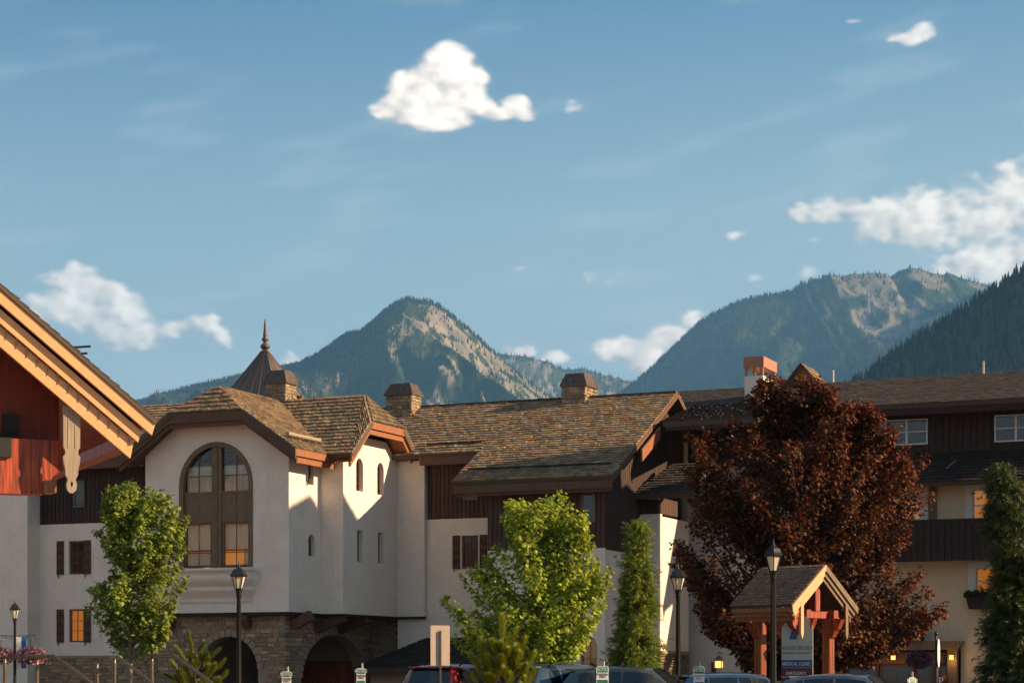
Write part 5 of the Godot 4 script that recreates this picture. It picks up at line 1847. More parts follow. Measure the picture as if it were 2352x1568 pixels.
func kiosk() -> void:
	var r := Vector3(.7071, 0, .7071)
	var n := Vector3(-.7071, 0, .7071)
	# origin: below the gable apex
	var o := Vector3(8.57, 0, -56)
	var h := thing("sign_kiosk", "roofed timber kiosk with red posts holding a clinic sign, in front of the purple maple", "kiosk", Transform3D(Basis(r, Vector3.UP, n), o))
	var ry := 4.47
	var ey := 3.34
	var hw := 1.48
	var back := -2.15
	var tn := [Color(.24, .13, .075), Color(.20, .115, .07), Color(.28, .15, .085)]
	slope(h, Vector3(back, ey, hw), Vector3(0, ey, hw), Vector3(0, ry, 0), Vector3(back + .0, ry, 0), M.roof_deck, M.shingle, {"single": 300, "th": .07, "row": .12, "sw": .16, "lift": .02, "tints": tn})
	slope(h, Vector3(0, ey, -hw), Vector3(back, ey, -hw), Vector3(back, ry, 0), Vector3(0, ry, 0), M.roof_deck, M.shingle, {"th": .07, "row": .12, "sw": .16, "lift": .02, "tints": tn})
	var t := Transform3D(Basis(Vector3(0, 0, -1), Vector3.UP, Vector3(1, 0, 0)), Vector3.ZERO)
	var k := (ry - ey) / hw
	for e: float in [-1.0, 1.0]:
		for b in [[0.0, .0, .17, .04, .0], [.10, -.17, .14, -.01, -.05], [.2, -.31, .13, -.06, -.1]]:
			var x: float = e * (hw + .03 - b[0])
			var s := mb()
			var y0: float = ry + b[1] - k * absf(x)
			prism(s, PackedVector2Array([Vector2(0, ry + b[1]), Vector2(x, y0), Vector2(x - e * .03, y0 - b[2]), Vector2(0, ry + b[1] - b[2])]), b[4], b[3], t)
			commit(s, "bargeboard", M.beige_board if e < 0 else M.brown_frame, h)  # far barge coloured darker to stand in for tree shade
	# stepped eave boards on the near side
	for b in [[hw - .02, ey - .07, .12], [hw - .1, ey - .19, .11], [hw - .2, ey - .30, .12]]:
		var s := mb()
		box2(s, Vector3(back + .05, b[1] - b[2], b[0] - .07), Vector3(-.06, b[1], b[0]))
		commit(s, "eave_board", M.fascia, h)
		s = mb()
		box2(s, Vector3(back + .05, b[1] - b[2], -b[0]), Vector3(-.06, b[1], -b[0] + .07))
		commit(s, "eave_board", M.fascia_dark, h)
	# pendants under the barge ends
	for z in [1.02, -1.02]:
		var s := mb()
		prism(s, PackedVector2Array([Vector2(-.06, 0), Vector2(.06, 0), Vector2(.06, -.85), Vector2(0, -1.0), Vector2(-.06, -.85)]), -.05, -.0, Transform3D(t.basis, Vector3(.0, 3.42, z)))
		commit(s, "pendant", M.beige_board if z > 0 else M.brown_frame, h)  # far pendant darkened like its barge for tree shade
	# posts, braces and beams
	for p in [[-.35, .62], [-.35, -.62], [-1.75, .62], [-1.75, -.62]]:
		var s := mb()
		beam(s, Vector3(p[0], 0, p[1]), Vector3(p[0], 3.0, p[1]), .26, .26, Vector3.BACK, .025)
		var po := commit(s, "post", M.orange_post, h)
		s = mb()
		var d: float = signf(p[1])
		prism(s, PackedVector2Array([Vector2(.13, 2.45), Vector2(.2, 2.5), Vector2(.28, 2.65), Vector2(.42, 2.75), Vector2(.62, 2.98), Vector2(.13, 2.98)]), -.09, .09, Transform3D(Basis(Vector3(0, 0, d), Vector3.UP, Vector3(-d, 0, 0)), Vector3(p[0], 0, p[1])))
		prism(s, PackedVector2Array([Vector2(.13, 2.45), Vector2(.2, 2.5), Vector2(.28, 2.65), Vector2(.38, 2.72), Vector2(.5, 2.98), Vector2(.13, 2.98)]), -.085, .085, Transform3D(Basis(Vector3(-1 if p[0] < -1 else 1, 0, 0), Vector3.UP, Vector3(0, 0, -1 if p[0] < -1 else 1)), Vector3(p[0], 0, p[1])))
		commit(s, "bracket", M.red_beam, po)
	for z in [.62, -.62]:
		var s := mb()
		beam(s, Vector3(back + .15, 3.12, z), Vector3(-.08, 3.12, z), .2, .22)
		commit(s, "beam", M.red_beam, h)
	for x in [-.35, -1.75]:
		var s := mb()
		beam(s, Vector3(x, 3.10, -1.2), Vector3(x, 3.10, 1.2), .18, .2)
		commit(s, "beam", M.red_beam, h)
		s = mb()
		beam(s, Vector3(x, 3.2, 0), Vector3(x, 4.35, 0), .22, .22, Vector3.BACK)
		commit(s, "king_post", M.red_beam, h)
	# low plinth
	var s := mb()
	box2(s, Vector3(-2.1, 0, -.95), Vector3(0, 1.28, .95))
	commit(s, "plinth", M.mortar, h)
	# the sign board hangs between the posts, towards the camera
	var bt := Transform3D(Basis(Vector3(cos(.35), 0, sin(.35)), Vector3.UP, Vector3(-sin(.35), 0, cos(.35))), at(1834, 1500, 55.6) * Vector3(1, 0, 1))
	var bo := thing("clinic_sign", "white clinic sign board with blue and maroon bands, hanging between the kiosk posts", "sign", bt)
	s = mb()
	box2(s, Vector3(-.46, 1.2, -.04), Vector3(.40, 2.75, .0))
	prism(s, PackedVector2Array([Vector2(-.44, 2.75), Vector2(.40, 2.75), Vector2(.33, 2.95), Vector2(.1, 3.08), Vector2(-.2, 3.08)]), -.04, .0)
	commit(s, "board", M.sign_grey, bo)
	s = mb()
	box2(s, Vector3(-.459, 1.655, .0005), Vector3(.399, 1.86, .004))
	commit(s, "blue_band", M.sign_blue, bo)
	s = mb()
	box2(s, Vector3(-.459, 1.2, .0005), Vector3(.399, 1.645, .004))
	commit(s, "maroon_band", M.sign_maroon, bo)
	s = mb()
	prism(s, PackedVector2Array([Vector2(-.24, 2.42), Vector2(-.04, 2.42), Vector2(-.02, 2.62), Vector2(-.10, 2.70), Vector2(-.2, 2.62)]), .0005, .004)
	prism(s, PackedVector2Array([Vector2(-.16, 2.72), Vector2(-.02, 2.66), Vector2(.0, 2.74), Vector2(-.1, 2.84)]), .0005, .004)
	commit(s, "blue_emblem", M.sign_blue, bo)
	text(bo, "CASCADE MEDICAL", .105, M.ink, Transform3D(Basis.IDENTITY, Vector3(-.03, 2.19, .004)), "lettering", .78)
	text(bo, "PARTNERS IN YOUR HEALTH", .055, M.ink, Transform3D(Basis.IDENTITY, Vector3(-.05, 2.05, .004)), "lettering", .82)
	text(bo, "MEDICAL CLINIC", .09, M.white_print, Transform3D(Basis.IDENTITY, Vector3(-.05, 1.757, .006)), "lettering", .85)
	text(bo, "EMERGENCY", .085, M.white_print, Transform3D(Basis.IDENTITY, Vector3(-.06, 1.5, .006)), "lettering", .85)


# ---------------------------------------------------------------- trees

var leaf_cache := {}

func leaf_mesh() -> ArrayMesh:
	if leaf_cache.has("maple"): return leaf_cache.maple
	var half := [Vector2(0, 0), Vector2(.30, .02), Vector2(.26, .20), Vector2(.56, .34), Vector2(.36, .46), Vector2(.40, .66), Vector2(.18, .60), Vector2(0, 1.0)]
	var s := mb()
	for e: float in [-1.0, 1.0]:
		for i in half.size() - 1:
			var p: Vector2 = half[i]
			var q: Vector2 = half[i + 1]
			var f := func(a: Vector2) -> Vector3: return Vector3(a.x * e, a.y, -absf(a.x) * .35 - a.y * a.y * .22)
			var c := Vector3(0, .3, 0)
			if e > 0: tri(s, c, f.call(q), f.call(p))
			else: tri(s, c, f.call(p), f.call(q))
	s.generate_normals()
	leaf_cache.maple = s.commit()
	return leaf_cache.maple


func leaf_place(p: Vector3, out: Vector3, size: float) -> Transform3D:
	var y := (out.normalized() * .8 + Vector3(rng.randf_range(-.6, .6), rng.randf_range(-1.1, .15), rng.randf_range(-.6, .6))).normalized()
	var n := (out.normalized() * .45 + Vector3(rng.randf_range(-.7, .7), .75, rng.randf_range(-.7, .7))).normalized()
	var x := y.cross(n)
	if x.length() < .05: x = Vector3.RIGHT
	x = x.normalized()
	var z := x.cross(y)
	var s := size * rng.randf_range(.5, 1.3)
	return Transform3D(Basis(x * s, y * s, z * s), p)


func env_at(env: Array, y: float) -> Vector2:
	for i in env.size() - 1:
		var a: Vector3 = env[i]
		var b: Vector3 = env[i + 1]
		if y <= b.x:
			var f := clampf((y - a.x) / maxf(b.x - a.x, .001), 0, 1)
			return Vector2(lerpf(a.y, b.y, f), lerpf(a.z, b.z, f))
	var l: Vector3 = env[env.size() - 1]
	return Vector2(l.y, l.z)


# env: (height, left reach, right reach) from the bottom up; tips: shoots that stand out of the outline
func broad_tree(called: String, label: String, pos: Vector3, o: Dictionary) -> Node3D:
	var t := thing(called, label, "tree", Transform3D(Basis.IDENTITY, pos))
	var env: Array = o.env
	var y0: float = env[0].x
	var y1: float = env[env.size() - 1].x
	var fork: float = o.fork
	var tr: float = o.trunk_r
	var s := mb(true)
	var axis := []
	var rad := []
	for k in 9:
		var f := k / 8.0
		axis.append(Vector3(sin(f * 4.0 + pos.x) * .08 * f, f * (y1 - .5), cos(f * 3.0) * .08 * f))
		rad.append(lerpf(tr, .02, pow(f, .8)))
	tube(s, axis, rad, 9)
	commit(s, "trunk", o.bark, t)
	var tips := []
	var n: int = o.n
	for i in n:
		var y := lerpf(y0 + .1, y1, pow(rng.randf(), .85))
		var th := rng.randf() * TAU
		var e := env_at(env, y)
		var reach := e.y if cos(th) > 0 else -e.x
		var q := pow(rng.randf_range(.25, 1.0), .45)
		tips.append([Vector3(cos(th) * reach, y + rng.randf_range(-.1, .2), sin(th) * (e.y - e.x) * .5 * float(o.get("deep", .9))) * Vector3(q, 1, q), 1.0])
	for i in n / 4:    # short inner twigs that clothe the stem
		var y := lerpf(y0 + .6, y1 * .92, rng.randf())
		var th := rng.randf() * TAU
		var r := rng.randf_range(.18, .45) * (env_at(env, y).y - env_at(env, y).x) * .5
		tips.append([Vector3(cos(th) * r, y, sin(th) * r), .9])
	for i in int(o.get("edge", 0)):
		var y := lerpf(y0 + .1, y1, rng.randf())
		var e := env_at(env, y)
		var sd := 1.0 if i % 2 else -1.0
		tips.append([Vector3((e.y if sd > 0 else e.x) * rng.randf_range(.86, 1.0), y, rng.randf_range(-.5, .5) * (e.y - e.x) * .3), .85])
	for p in o.get("tips", []):
		tips.append([Vector3(p.x, p.y, rng.randf_range(-.5, .5)), .75])
	var br := mb(true)
	var pl := []
	var co := PackedColorArray()
	var per: int = int(o.leaves) / tips.size()
	var cl: Array = o.colors
	var fresh_or_sunlit: Color = o.fresh_or_sunlit
	for tp in tips:
		var tip: Vector3 = tp[0]
		var out := Vector2(tip.x, tip.z).length()
		var sy := clampf(tip.y - out * rng.randf_range(.5, 1.1) - .35, fork, y1 * .86)
		var st := Vector3(sin(sy / y1 * 4.0 + pos.x) * .08 * sy / y1, sy, 0)
		var mid := st.lerp(tip, .55) + Vector3(0, -out * .12, 0)
		var br_r := clampf(tr * .42 * (1.0 - sy / y1) + .012, .012, tr * .5)
		tube(br, [st, st.lerp(mid, .5), mid, tip], [br_r, br_r * .75, br_r * .45, .006], 5, false)
		var ln := (tip - st).length()
		var rr: float = o.clump * rng.randf_range(.75, 1.25) * tp[1]
		var cnt := int(per * clampf(ln / 1.6, .55, 1.5) * tp[1])
		var tone := rng.randf_range(.78, 1.2)
		for j in cnt:
			var f := 1.0 - pow(rng.randf(), 1.25) * .72
			var c := st.lerp(mid, f / .55) if f < .55 else mid.lerp(tip, (f - .55) / .45)
			var prof := sqrt(maxf(sin(PI * clampf((f - .2) / .86, 0, 1)), .02)) + .08
			var d := Vector3(rng.randfn(), rng.randfn(), rng.randfn()).normalized() * pow(rng.randf(), .45)
			var p := c + d * rr * prof * Vector3(1, .8, 1)
			var outward := d + (tip - st).normalized() * .4
			pl.append(leaf_place(p, outward, o.leaf))
			var base: Color = cl[rng.randi() % cl.size()]
			var q := rng.randf_range(.75, 1.3) * tone
			var young := clampf((f - .86) * 5.0, 0, 1) * float(o.get("young", .5)) * (1.0 if rng.randf() < .6 else .2)
			co.append((base * q).lerp(fresh_or_sunlit, young))
	commit(br, "branches", o.bark, t, "stuff")
	many("crown", leaf_mesh(), o.mat, t, pl, co)
	return t


func needle_mesh(n: int, spread: float, droop: float, w: float, sd: int) -> ArrayMesh:
	# a short brush of needles along +y
	var r := RandomNumberGenerator.new()
	r.seed = sd
	var s := mb()
	for k in n:
		var a := r.randf() * TAU
		var b := r.randf_range(0, .7)
		var d := Vector3(cos(a) * spread, 1.0, sin(a) * spread) * r.randf_range(.7, 1.0)
		var st := Vector3(0, b, 0)
		var sd2 := Vector3(-sin(a), 0, cos(a)) * w
		tri(s, st - sd2, st + d * .62 + Vector3(0, -droop, 0), st + sd2)
	s.generate_normals()
	return s.commit()


func brush_place(p: Vector3, dir: Vector3, size: float) -> Transform3D:
	var y := dir.normalized()
	var x := y.cross(Vector3(rng.randfn(), rng.randfn(), rng.randfn())).normalized()
	return Transform3D(Basis(x * size, y * size, x.cross(y) * size), p)


# a weeping conifer: hanging tiers round a leader; prof: (height, left, right)
func weeping_conifer(called: String, label: String, pos: Vector3, prof: Array, count: int, cols: Array, lit_col: Color, sz := .17) -> void:
	var t := thing(called, label, "tree", Transform3D(Basis.IDENTITY, pos))
	var top: float = prof[prof.size() - 1].x
	var s := mb(true)
	var ax := []
	var ra := []
	for k in 8:
		var f := k / 7.0
		ax.append(Vector3(sin(f * 9.0) * .06, f * top, cos(f * 7.0) * .05))
		ra.append(lerpf(.13, .012, f))
	tube(s, ax, ra, 8)
	commit(s, "trunk", M.bark_dark, t)
	var br := mb(true)
	var pl := []
	var co := PackedColorArray()
	var shoots := count / 26
	for k in shoots:
		var y := lerpf(prof[0].x - .2, top, 1.0 - pow(rng.randf(), .75))
		var e := env_at(prof, y)
		var th := rng.randf() * TAU
		var mid := (e.x + e.y) / 2
		var half := (e.y - e.x) / 2
		var lump := .66 + .34 * sin(th * 2.0 + y * 2.3) * sin(y * 3.6 + th * 1.5)
		var q := half * sqrt(rng.randf_range(.12, 1.0)) * lump
		var c := Vector3(mid * .8 + cos(th) * q, y, sin(th) * q)
		var st := Vector3(0, minf(y + q * .7 + .1, top), 0)
		tube(br, [st, st.lerp(c, .6) + Vector3(0, .08, 0), c], [.014, .01, .005], 4, false)
		var out := Vector3(cos(th), 0, sin(th))
		var tone := rng.randf_range(.75, 1.2)
		var hang := rng.randf_range(.25, .55) * (1.0 if y < top - .6 else .4)
		for j in 26:
			var f := rng.randf()
			var p := c + out * (f * .10 + rng.randfn() * .07) + Vector3(rng.randfn() * .08, -f * hang + rng.randfn() * .05 + .1, rng.randfn() * .08)
			pl.append(brush_place(p, out * rng.randf_range(.3, 1.0) + Vector3(rng.randfn() * .3, -1.0 * rng.randf() + .25, rng.randfn() * .3), sz * rng.randf_range(.7, 1.25)))
			var cc: Color = cols[rng.randi() % cols.size()]
			cc = cc.lerp(lit_col, clampf(f * .5, 0, .5))
			co.append(cc * (tone * rng.randf_range(.8, 1.2)))
	commit(br, "branches", M.bark_dark, t, "stuff")
	many("foliage", needle_mesh(14, .8, .12, .045, 5), M.needle, t, pl, co)


# a young pine: upright shoots thick with long needles
func young_pine(called: String, label: String, pos: Vector3, shoots: Array, cols: Array, tall: float, wide: float, needle: float) -> void:
	var t := thing(called, label, "tree", Transform3D(Basis.IDENTITY, pos))
	var s := mb(true)
	tube(s, [Vector3.ZERO, Vector3(0, tall * .5, 0), Vector3(0, tall * .9, 0)], [.05, .035, .012], 7)
	commit(s, "trunk", M.bark_dark, t)
	var all := shoots.duplicate()
	for k in 90:
		var y := rng.randf_range(.15, tall * .78)
		var th := rng.randf() * TAU
		var r := wide * (1.05 - y / tall) * rng.randf_range(.35, 1.0)
		var b := Vector3(cos(th) * r, y, sin(th) * r)
		all.append([b, b + Vector3(cos(th) * .10, rng.randf_range(.12, .30), sin(th) * .10)])
	var br := mb(true)
	var pl := []
	var co := PackedColorArray()
	for a in all:
		var p0: Vector3 = a[0]
		var p1: Vector3 = a[1]
		var root := Vector3(0, maxf(.05, p0.y - Vector2(p0.x, p0.z).length() * .8 - .05), 0)
		tube(br, [root, root.lerp(p0, .6) - Vector3(0, .03, 0), p0, p1], [.016, .013, .010, .006], 5, false)
		var d := (p1 - p0)
		var n := int(d.length() / .012) + 4
		var tone := rng.randf_range(.8, 1.15)
		for j in n:
			var f := float(j) / n
			pl.append(brush_place(p0 + d * f, d.normalized() + Vector3(rng.randfn(), rng.randfn(), rng.randfn()) * .1, needle * (1.0 - f * .25)))
			var c: Color = cols[rng.randi() % cols.size()]
			co.append(c * (tone * rng.randf_range(.8, 1.2)))
	commit(br, "branches", M.fascia_dark, t, "stuff")
	many("needles", needle_mesh(22, .95, .0, .034, 9), M.needle, t, pl, co)


# outlines read as (height in the view, left, right) become heights and reaches
func px_env(rows: Array, cx: float, d: float) -> Array:
	var out := []
	for r in rows:
		out.append(Vector3(EYE + (1550.0 - r[0]) * d / 4704.0, (r[1] - cx) * d / 4704.0, (r[2] - cx) * d / 4704.0))
	return out


func px_tips(pts: Array, cx: float, d: float) -> Array:
	return pts.map(func(p): return Vector2((p[0] - cx) * d / 4704.0, EYE + (1550.0 - p[1]) * d / 4704.0))


func ground_at(u: float, d: float) -> Vector3:
	return Vector3((u - 1176.0) / 4704.0 * d, 0, -d)


func trees() -> void:
	var greens := [Color(.23, .30, .040), Color(.18, .25, .034), Color(.29, .34, .045), Color(.14, .20, .032)]
	var lime := [Color(.34, .42, .035), Color(.27, .36, .033), Color(.40, .46, .042), Color(.19, .28, .032)]
	var d := 58.0
	broad_tree("young_maple", "slender young green maple with upright shoots, left, in front of the arched window bay", ground_at(298, d), {
		"env": px_env([[1490, 265, 345], [1470, 258, 385], [1430, 250, 392], [1400, 228, 398], [1350, 212, 412], [1310, 245, 410], [1270, 262, 414], [1220, 240, 420], [1180, 240, 418], [1150, 240, 405], [1125, 265, 360]], 298, d),
		"tips": px_tips([[252, 1120], [298, 1107], [343, 1119], [394, 1144], [428, 1187], [218, 1215], [200, 1348], [210, 1390], [424, 1258], [426, 1328], [408, 1378], [392, 1412], [388, 1450], [240, 1160], [270, 1135], [320, 1125], [372, 1150], [410, 1170], [290, 1115], [305, 1120]], 298, d),
		"fork": 1.9, "trunk_r": .085, "bark": M.bark_pale, "n": 54, "edge": 20, "leaves": 15500, "clump": .27, "leaf": .128, "colors": greens, "fresh_or_sunlit": Color(.17, .15, .03), "mat": M.leaf, "young": .55})
	d = 56.0
	broad_tree("young_maple", "bright lime green maple in the middle, between the sign back and the slim spruce", ground_at(1238, d), {
		"env": px_env([[1525, 1210, 1275], [1500, 1165, 1325], [1465, 1060, 1345], [1430, 1060, 1365], [1390, 1035, 1385], [1350, 1075, 1395], [1310, 1085, 1392], [1270, 1125, 1360], [1230, 1145, 1350], [1190, 1155, 1345], [1160, 1165, 1325], [1148, 1185, 1315]], 1238, d),
		"tips": px_tips([[1188, 1150], [1218, 1160], [1260, 1140], [1287, 1135], [1310, 1150], [1062, 1323], [1016, 1372], [1030, 1385], [1080, 1308], [1400, 1310], [1398, 1335], [1386, 1386], [1344, 1458], [1356, 1245], [1335, 1190], [1068, 1445], [1042, 1463], [1100, 1480], [1320, 1492], [1372, 1290], [1160, 1180], [1172, 1165], [1200, 1170], [1335, 1210]], 1238, d),
		"fork": 1.4, "trunk_r": .09, "bark": M.bark_pale, "n": 58, "edge": 20, "leaves": 17000, "clump": .31, "leaf": .132, "colors": lime, "fresh_or_sunlit": Color(.26, .18, .03), "mat": M.leaf, "young": .6})
	d = 70.0
	broad_tree("purple_maple", "large dark purple leaved maple in front of the timber inn", ground_at(1850, d), {
		"env": px_env([[1560, 1740, 1800], [1500, 1690, 1990], [1460, 1640, 2080], [1430, 1610, 2150], [1380, 1580, 2160], [1330, 1560, 2130], [1280, 1545, 2095], [1230, 1545, 2080], [1180, 1558, 2090], [1140, 1565, 2125], [1100, 1565, 2120], [1050, 1570, 2080], [1010, 1580, 2075], [980, 1625, 2050], [950, 1690, 2020], [910, 1725, 1930], [880, 1745, 1900], [866, 1760, 1870]], 1850, d),
		"tips": px_tips([[1770, 872], [1790, 880], [1850, 865], [1868, 880], [1890, 905], [1985, 925], [2000, 945], [1575, 1000], [1600, 1005], [2135, 1045], [2138, 1140], [2120, 1120], [1548, 1290], [1550, 1320], [2165, 1400], [2158, 1420], [2140, 1360], [1720, 905], [1740, 890], [1960, 935], [1640, 975], [1680, 960], [1600, 1400], [1640, 1450], [1690, 1480], [2090, 1445], [2000, 1470], [2050, 1000], [2080, 1020], [1940, 940], [1975, 950], [2010, 960], [1990, 985], [2030, 985], [2055, 1010], [1960, 970], [2090, 1060], [2110, 1085], [2060, 1040], [1900, 925], [1620, 990], [1600, 1040], [1570, 1080], [1730, 1500], [1700, 1520], [1745, 1530], [1930, 1455]], 1850, d),
		"fork": 1.9, "trunk_r": .26, "bark": M.bark_dark, "n": 120, "edge": 80, "leaves": 54000, "clump": .44, "leaf": .14, "deep": .85, "colors": [Color(.075, .023, .008), Color(.048, .016, .008), Color(.11, .037, .009), Color(.036, .014, .008), Color(.125, .055, .011)], "fresh_or_sunlit": Color(.30, .085, .018), "mat": M.leaf_dark, "young": .55})  # orange tip colour paints sunlight on the outer leaves
	d = 54.0
	weeping_conifer("slim_spruce", "slim upright weeping spruce to the right of the lime green maple", ground_at(1463, d), px_env([[1640, 1395, 1540], [1568, 1402, 1528], [1540, 1405, 1522], [1500, 1402, 1515], [1460, 1412, 1503], [1420, 1416, 1502], [1380, 1424, 1502], [1340, 1434, 1492], [1300, 1441, 1483], [1270, 1450, 1476], [1240, 1456, 1471], [1215, 1460, 1467], [1198, 1462, 1465]], 1463, d), 10500, [Color(.125, .175, .018), Color(.09, .14, .016), Color(.16, .20, .020)], Color(.27, .29, .025))
	d = 48.0
	weeping_conifer("tall_cypress", "tall dark weeping conifer at the right edge, its thin top in the light", ground_at(2330, d), px_env([[1640, 2262, 2470], [1568, 2266, 2460], [1500, 2272, 2450], [1420, 2258, 2440], [1370, 2252, 2430], [1300, 2268, 2420], [1260, 2275, 2415], [1220, 2262, 2405], [1180, 2248, 2395], [1150, 2262, 2370], [1130, 2268, 2330], [1105, 2275, 2318], [1085, 2283, 2308], [1072, 2290, 2300]], 2330, d), 11500, [Color(.034, .056, .012), Color(.026, .046, .011), Color(.046, .070, .014)], Color(.10, .115, .020), .2)
	d = 40.0
	var b := ground_at(1159, d)
	var sh := []
	for q in [[1020, 200, 1025, 25], [1060, 260, 1125, 130], [985, 320, 930, 230], [1110, 340, 1190, 200], [880, 350, 852, 205], [860, 440, 790, 320], [960, 425, 900, 368], [1190, 430, 1262, 310], [1000, 430, 1060, 330], [1080, 440, 1100, 330], [930, 470, 870, 430], [1150, 480, 1200, 400], [1030, 470, 1030, 350], [1220, 520, 1260, 440], [840, 530, 800, 470]]:
		var p0 := at((q[0] / 3.136 + 900) / 1.063, (q[1] / 3.136 + 1500) / 1.063, d) - b
		var p1 := at((q[2] / 3.136 + 900) / 1.063, (q[3] / 3.136 + 1500) / 1.063, d) - b
		var z := rng.randf_range(-.25, .25)
		sh.append([p0 + Vector3(0, 0, z * .6), p1 + Vector3(0, 0, z)])
	young_pine("young_pine", "young pine with upright yellow green candles in front of the parked cars", b, sh, [Color(.26, .28, .018), Color(.21, .245, .016), Color(.32, .30, .022)], 2.4, .75, .19)
	d = 45.0
	b = ground_at(450, d)
	sh = []
	for q in [[440, 1490, 428, 1452], [455, 1500, 470, 1478], [420, 1510, 402, 1488], [470, 1515, 498, 1492], [440, 1520, 436, 1490], [405, 1540, 388, 1520], [490, 1540, 510, 1518], [450, 1535, 455, 1505], [425, 1540, 415, 1512], [475, 1540, 480, 1512], [400, 1560, 384, 1548], [505, 1560, 514, 1545]]:
		var p0 := at(q[0], q[1], d) - b
		var p1 := at(q[2], q[3], d) - b
		var z := rng.randf_range(-.35, .35)
		sh.append([p0 + Vector3(0, 0, z * .6), p1 + Vector3(0, 0, z)])
	young_pine("young_pine", "bushy little pine beside the left lamp post, in front of the stone arch", b, sh, [Color(.15, .185, .02), Color(.12, .155, .018), Color(.19, .21, .024)], 2.2, .95, .15)


func flower_basket(pos: Vector3, r: float, label: String, petals: Array, squash := .62) -> void:
	var t := thing("flower_basket", label, "flower basket", Transform3D(Basis.IDENTITY, pos), "hanging flower baskets")
	var s := mb(true)
	lathe(s, [Vector2(r * .62, 0), Vector2(r * .58, -r * .25), Vector2(r * .4, -r * .5), Vector2(0, -r * .6)], 14)
	commit(s, "basket", M.bark_dark, t)
	s = mb()
	for k in 3:
		var a := TAU * k / 3
		tube(s, [Vector3(cos(a) * r * .6, 0, sin(a) * r * .6), Vector3(0, r * 1.25, 0)], [.006, .006], 4)
	commit(s, "chains", M.black_metal, t)
	var pl := []
	var co := PackedColorArray()
	for k in 700:
		var d := Vector3(rng.randfn(), rng.randfn(), rng.randfn()).normalized()
		pl.append(leaf_place(d * r * Vector3(1, squash, 1) * rng.randf_range(.55, .95), d, .07))
		var g := rng.randf_range(.6, 1.3)
		co.append(Color(.035 * g, .06 * g, .018 * g))
	many("leaves", leaf_mesh(), M.leaf, t, pl, co)
	pl = []
	co = PackedColorArray()
	for k in 650:
		var d := Vector3(rng.randfn(), rng.randfn(), rng.randfn()).normalized()
		d.y -= .12
		pl.append(leaf_place(d * r * Vector3(1, squash, 1) * rng.randf_range(.92, 1.12), d + Vector3(0, .4, 0), .06))
		var c: Color = petals[rng.randi() % petals.size()]
		co.append(c * rng.randf_range(.7, 1.25))
	many("flowers", petal_mesh(), M.petal, t, pl, co)


func petal_mesh() -> ArrayMesh:
	if leaf_cache.has("petal"): return leaf_cache.petal
	var s := mb()
	for k in 5:
		var a := TAU * k / 5
		var b := a + .55
		var c := a - .55
		tri(s, Vector3.ZERO, Vector3(cos(b) * .5, sin(b) * .5, .12), Vector3(cos(a) * .68, sin(a) * .68, .2))
		tri(s, Vector3.ZERO, Vector3(cos(a) * .68, sin(a) * .68, .2), Vector3(cos(c) * .5, sin(c) * .5, .12))
	s.generate_normals()
	leaf_cache.petal = s.commit()
	return leaf_cache.petal


# ---------------------------------------------------------------- cars

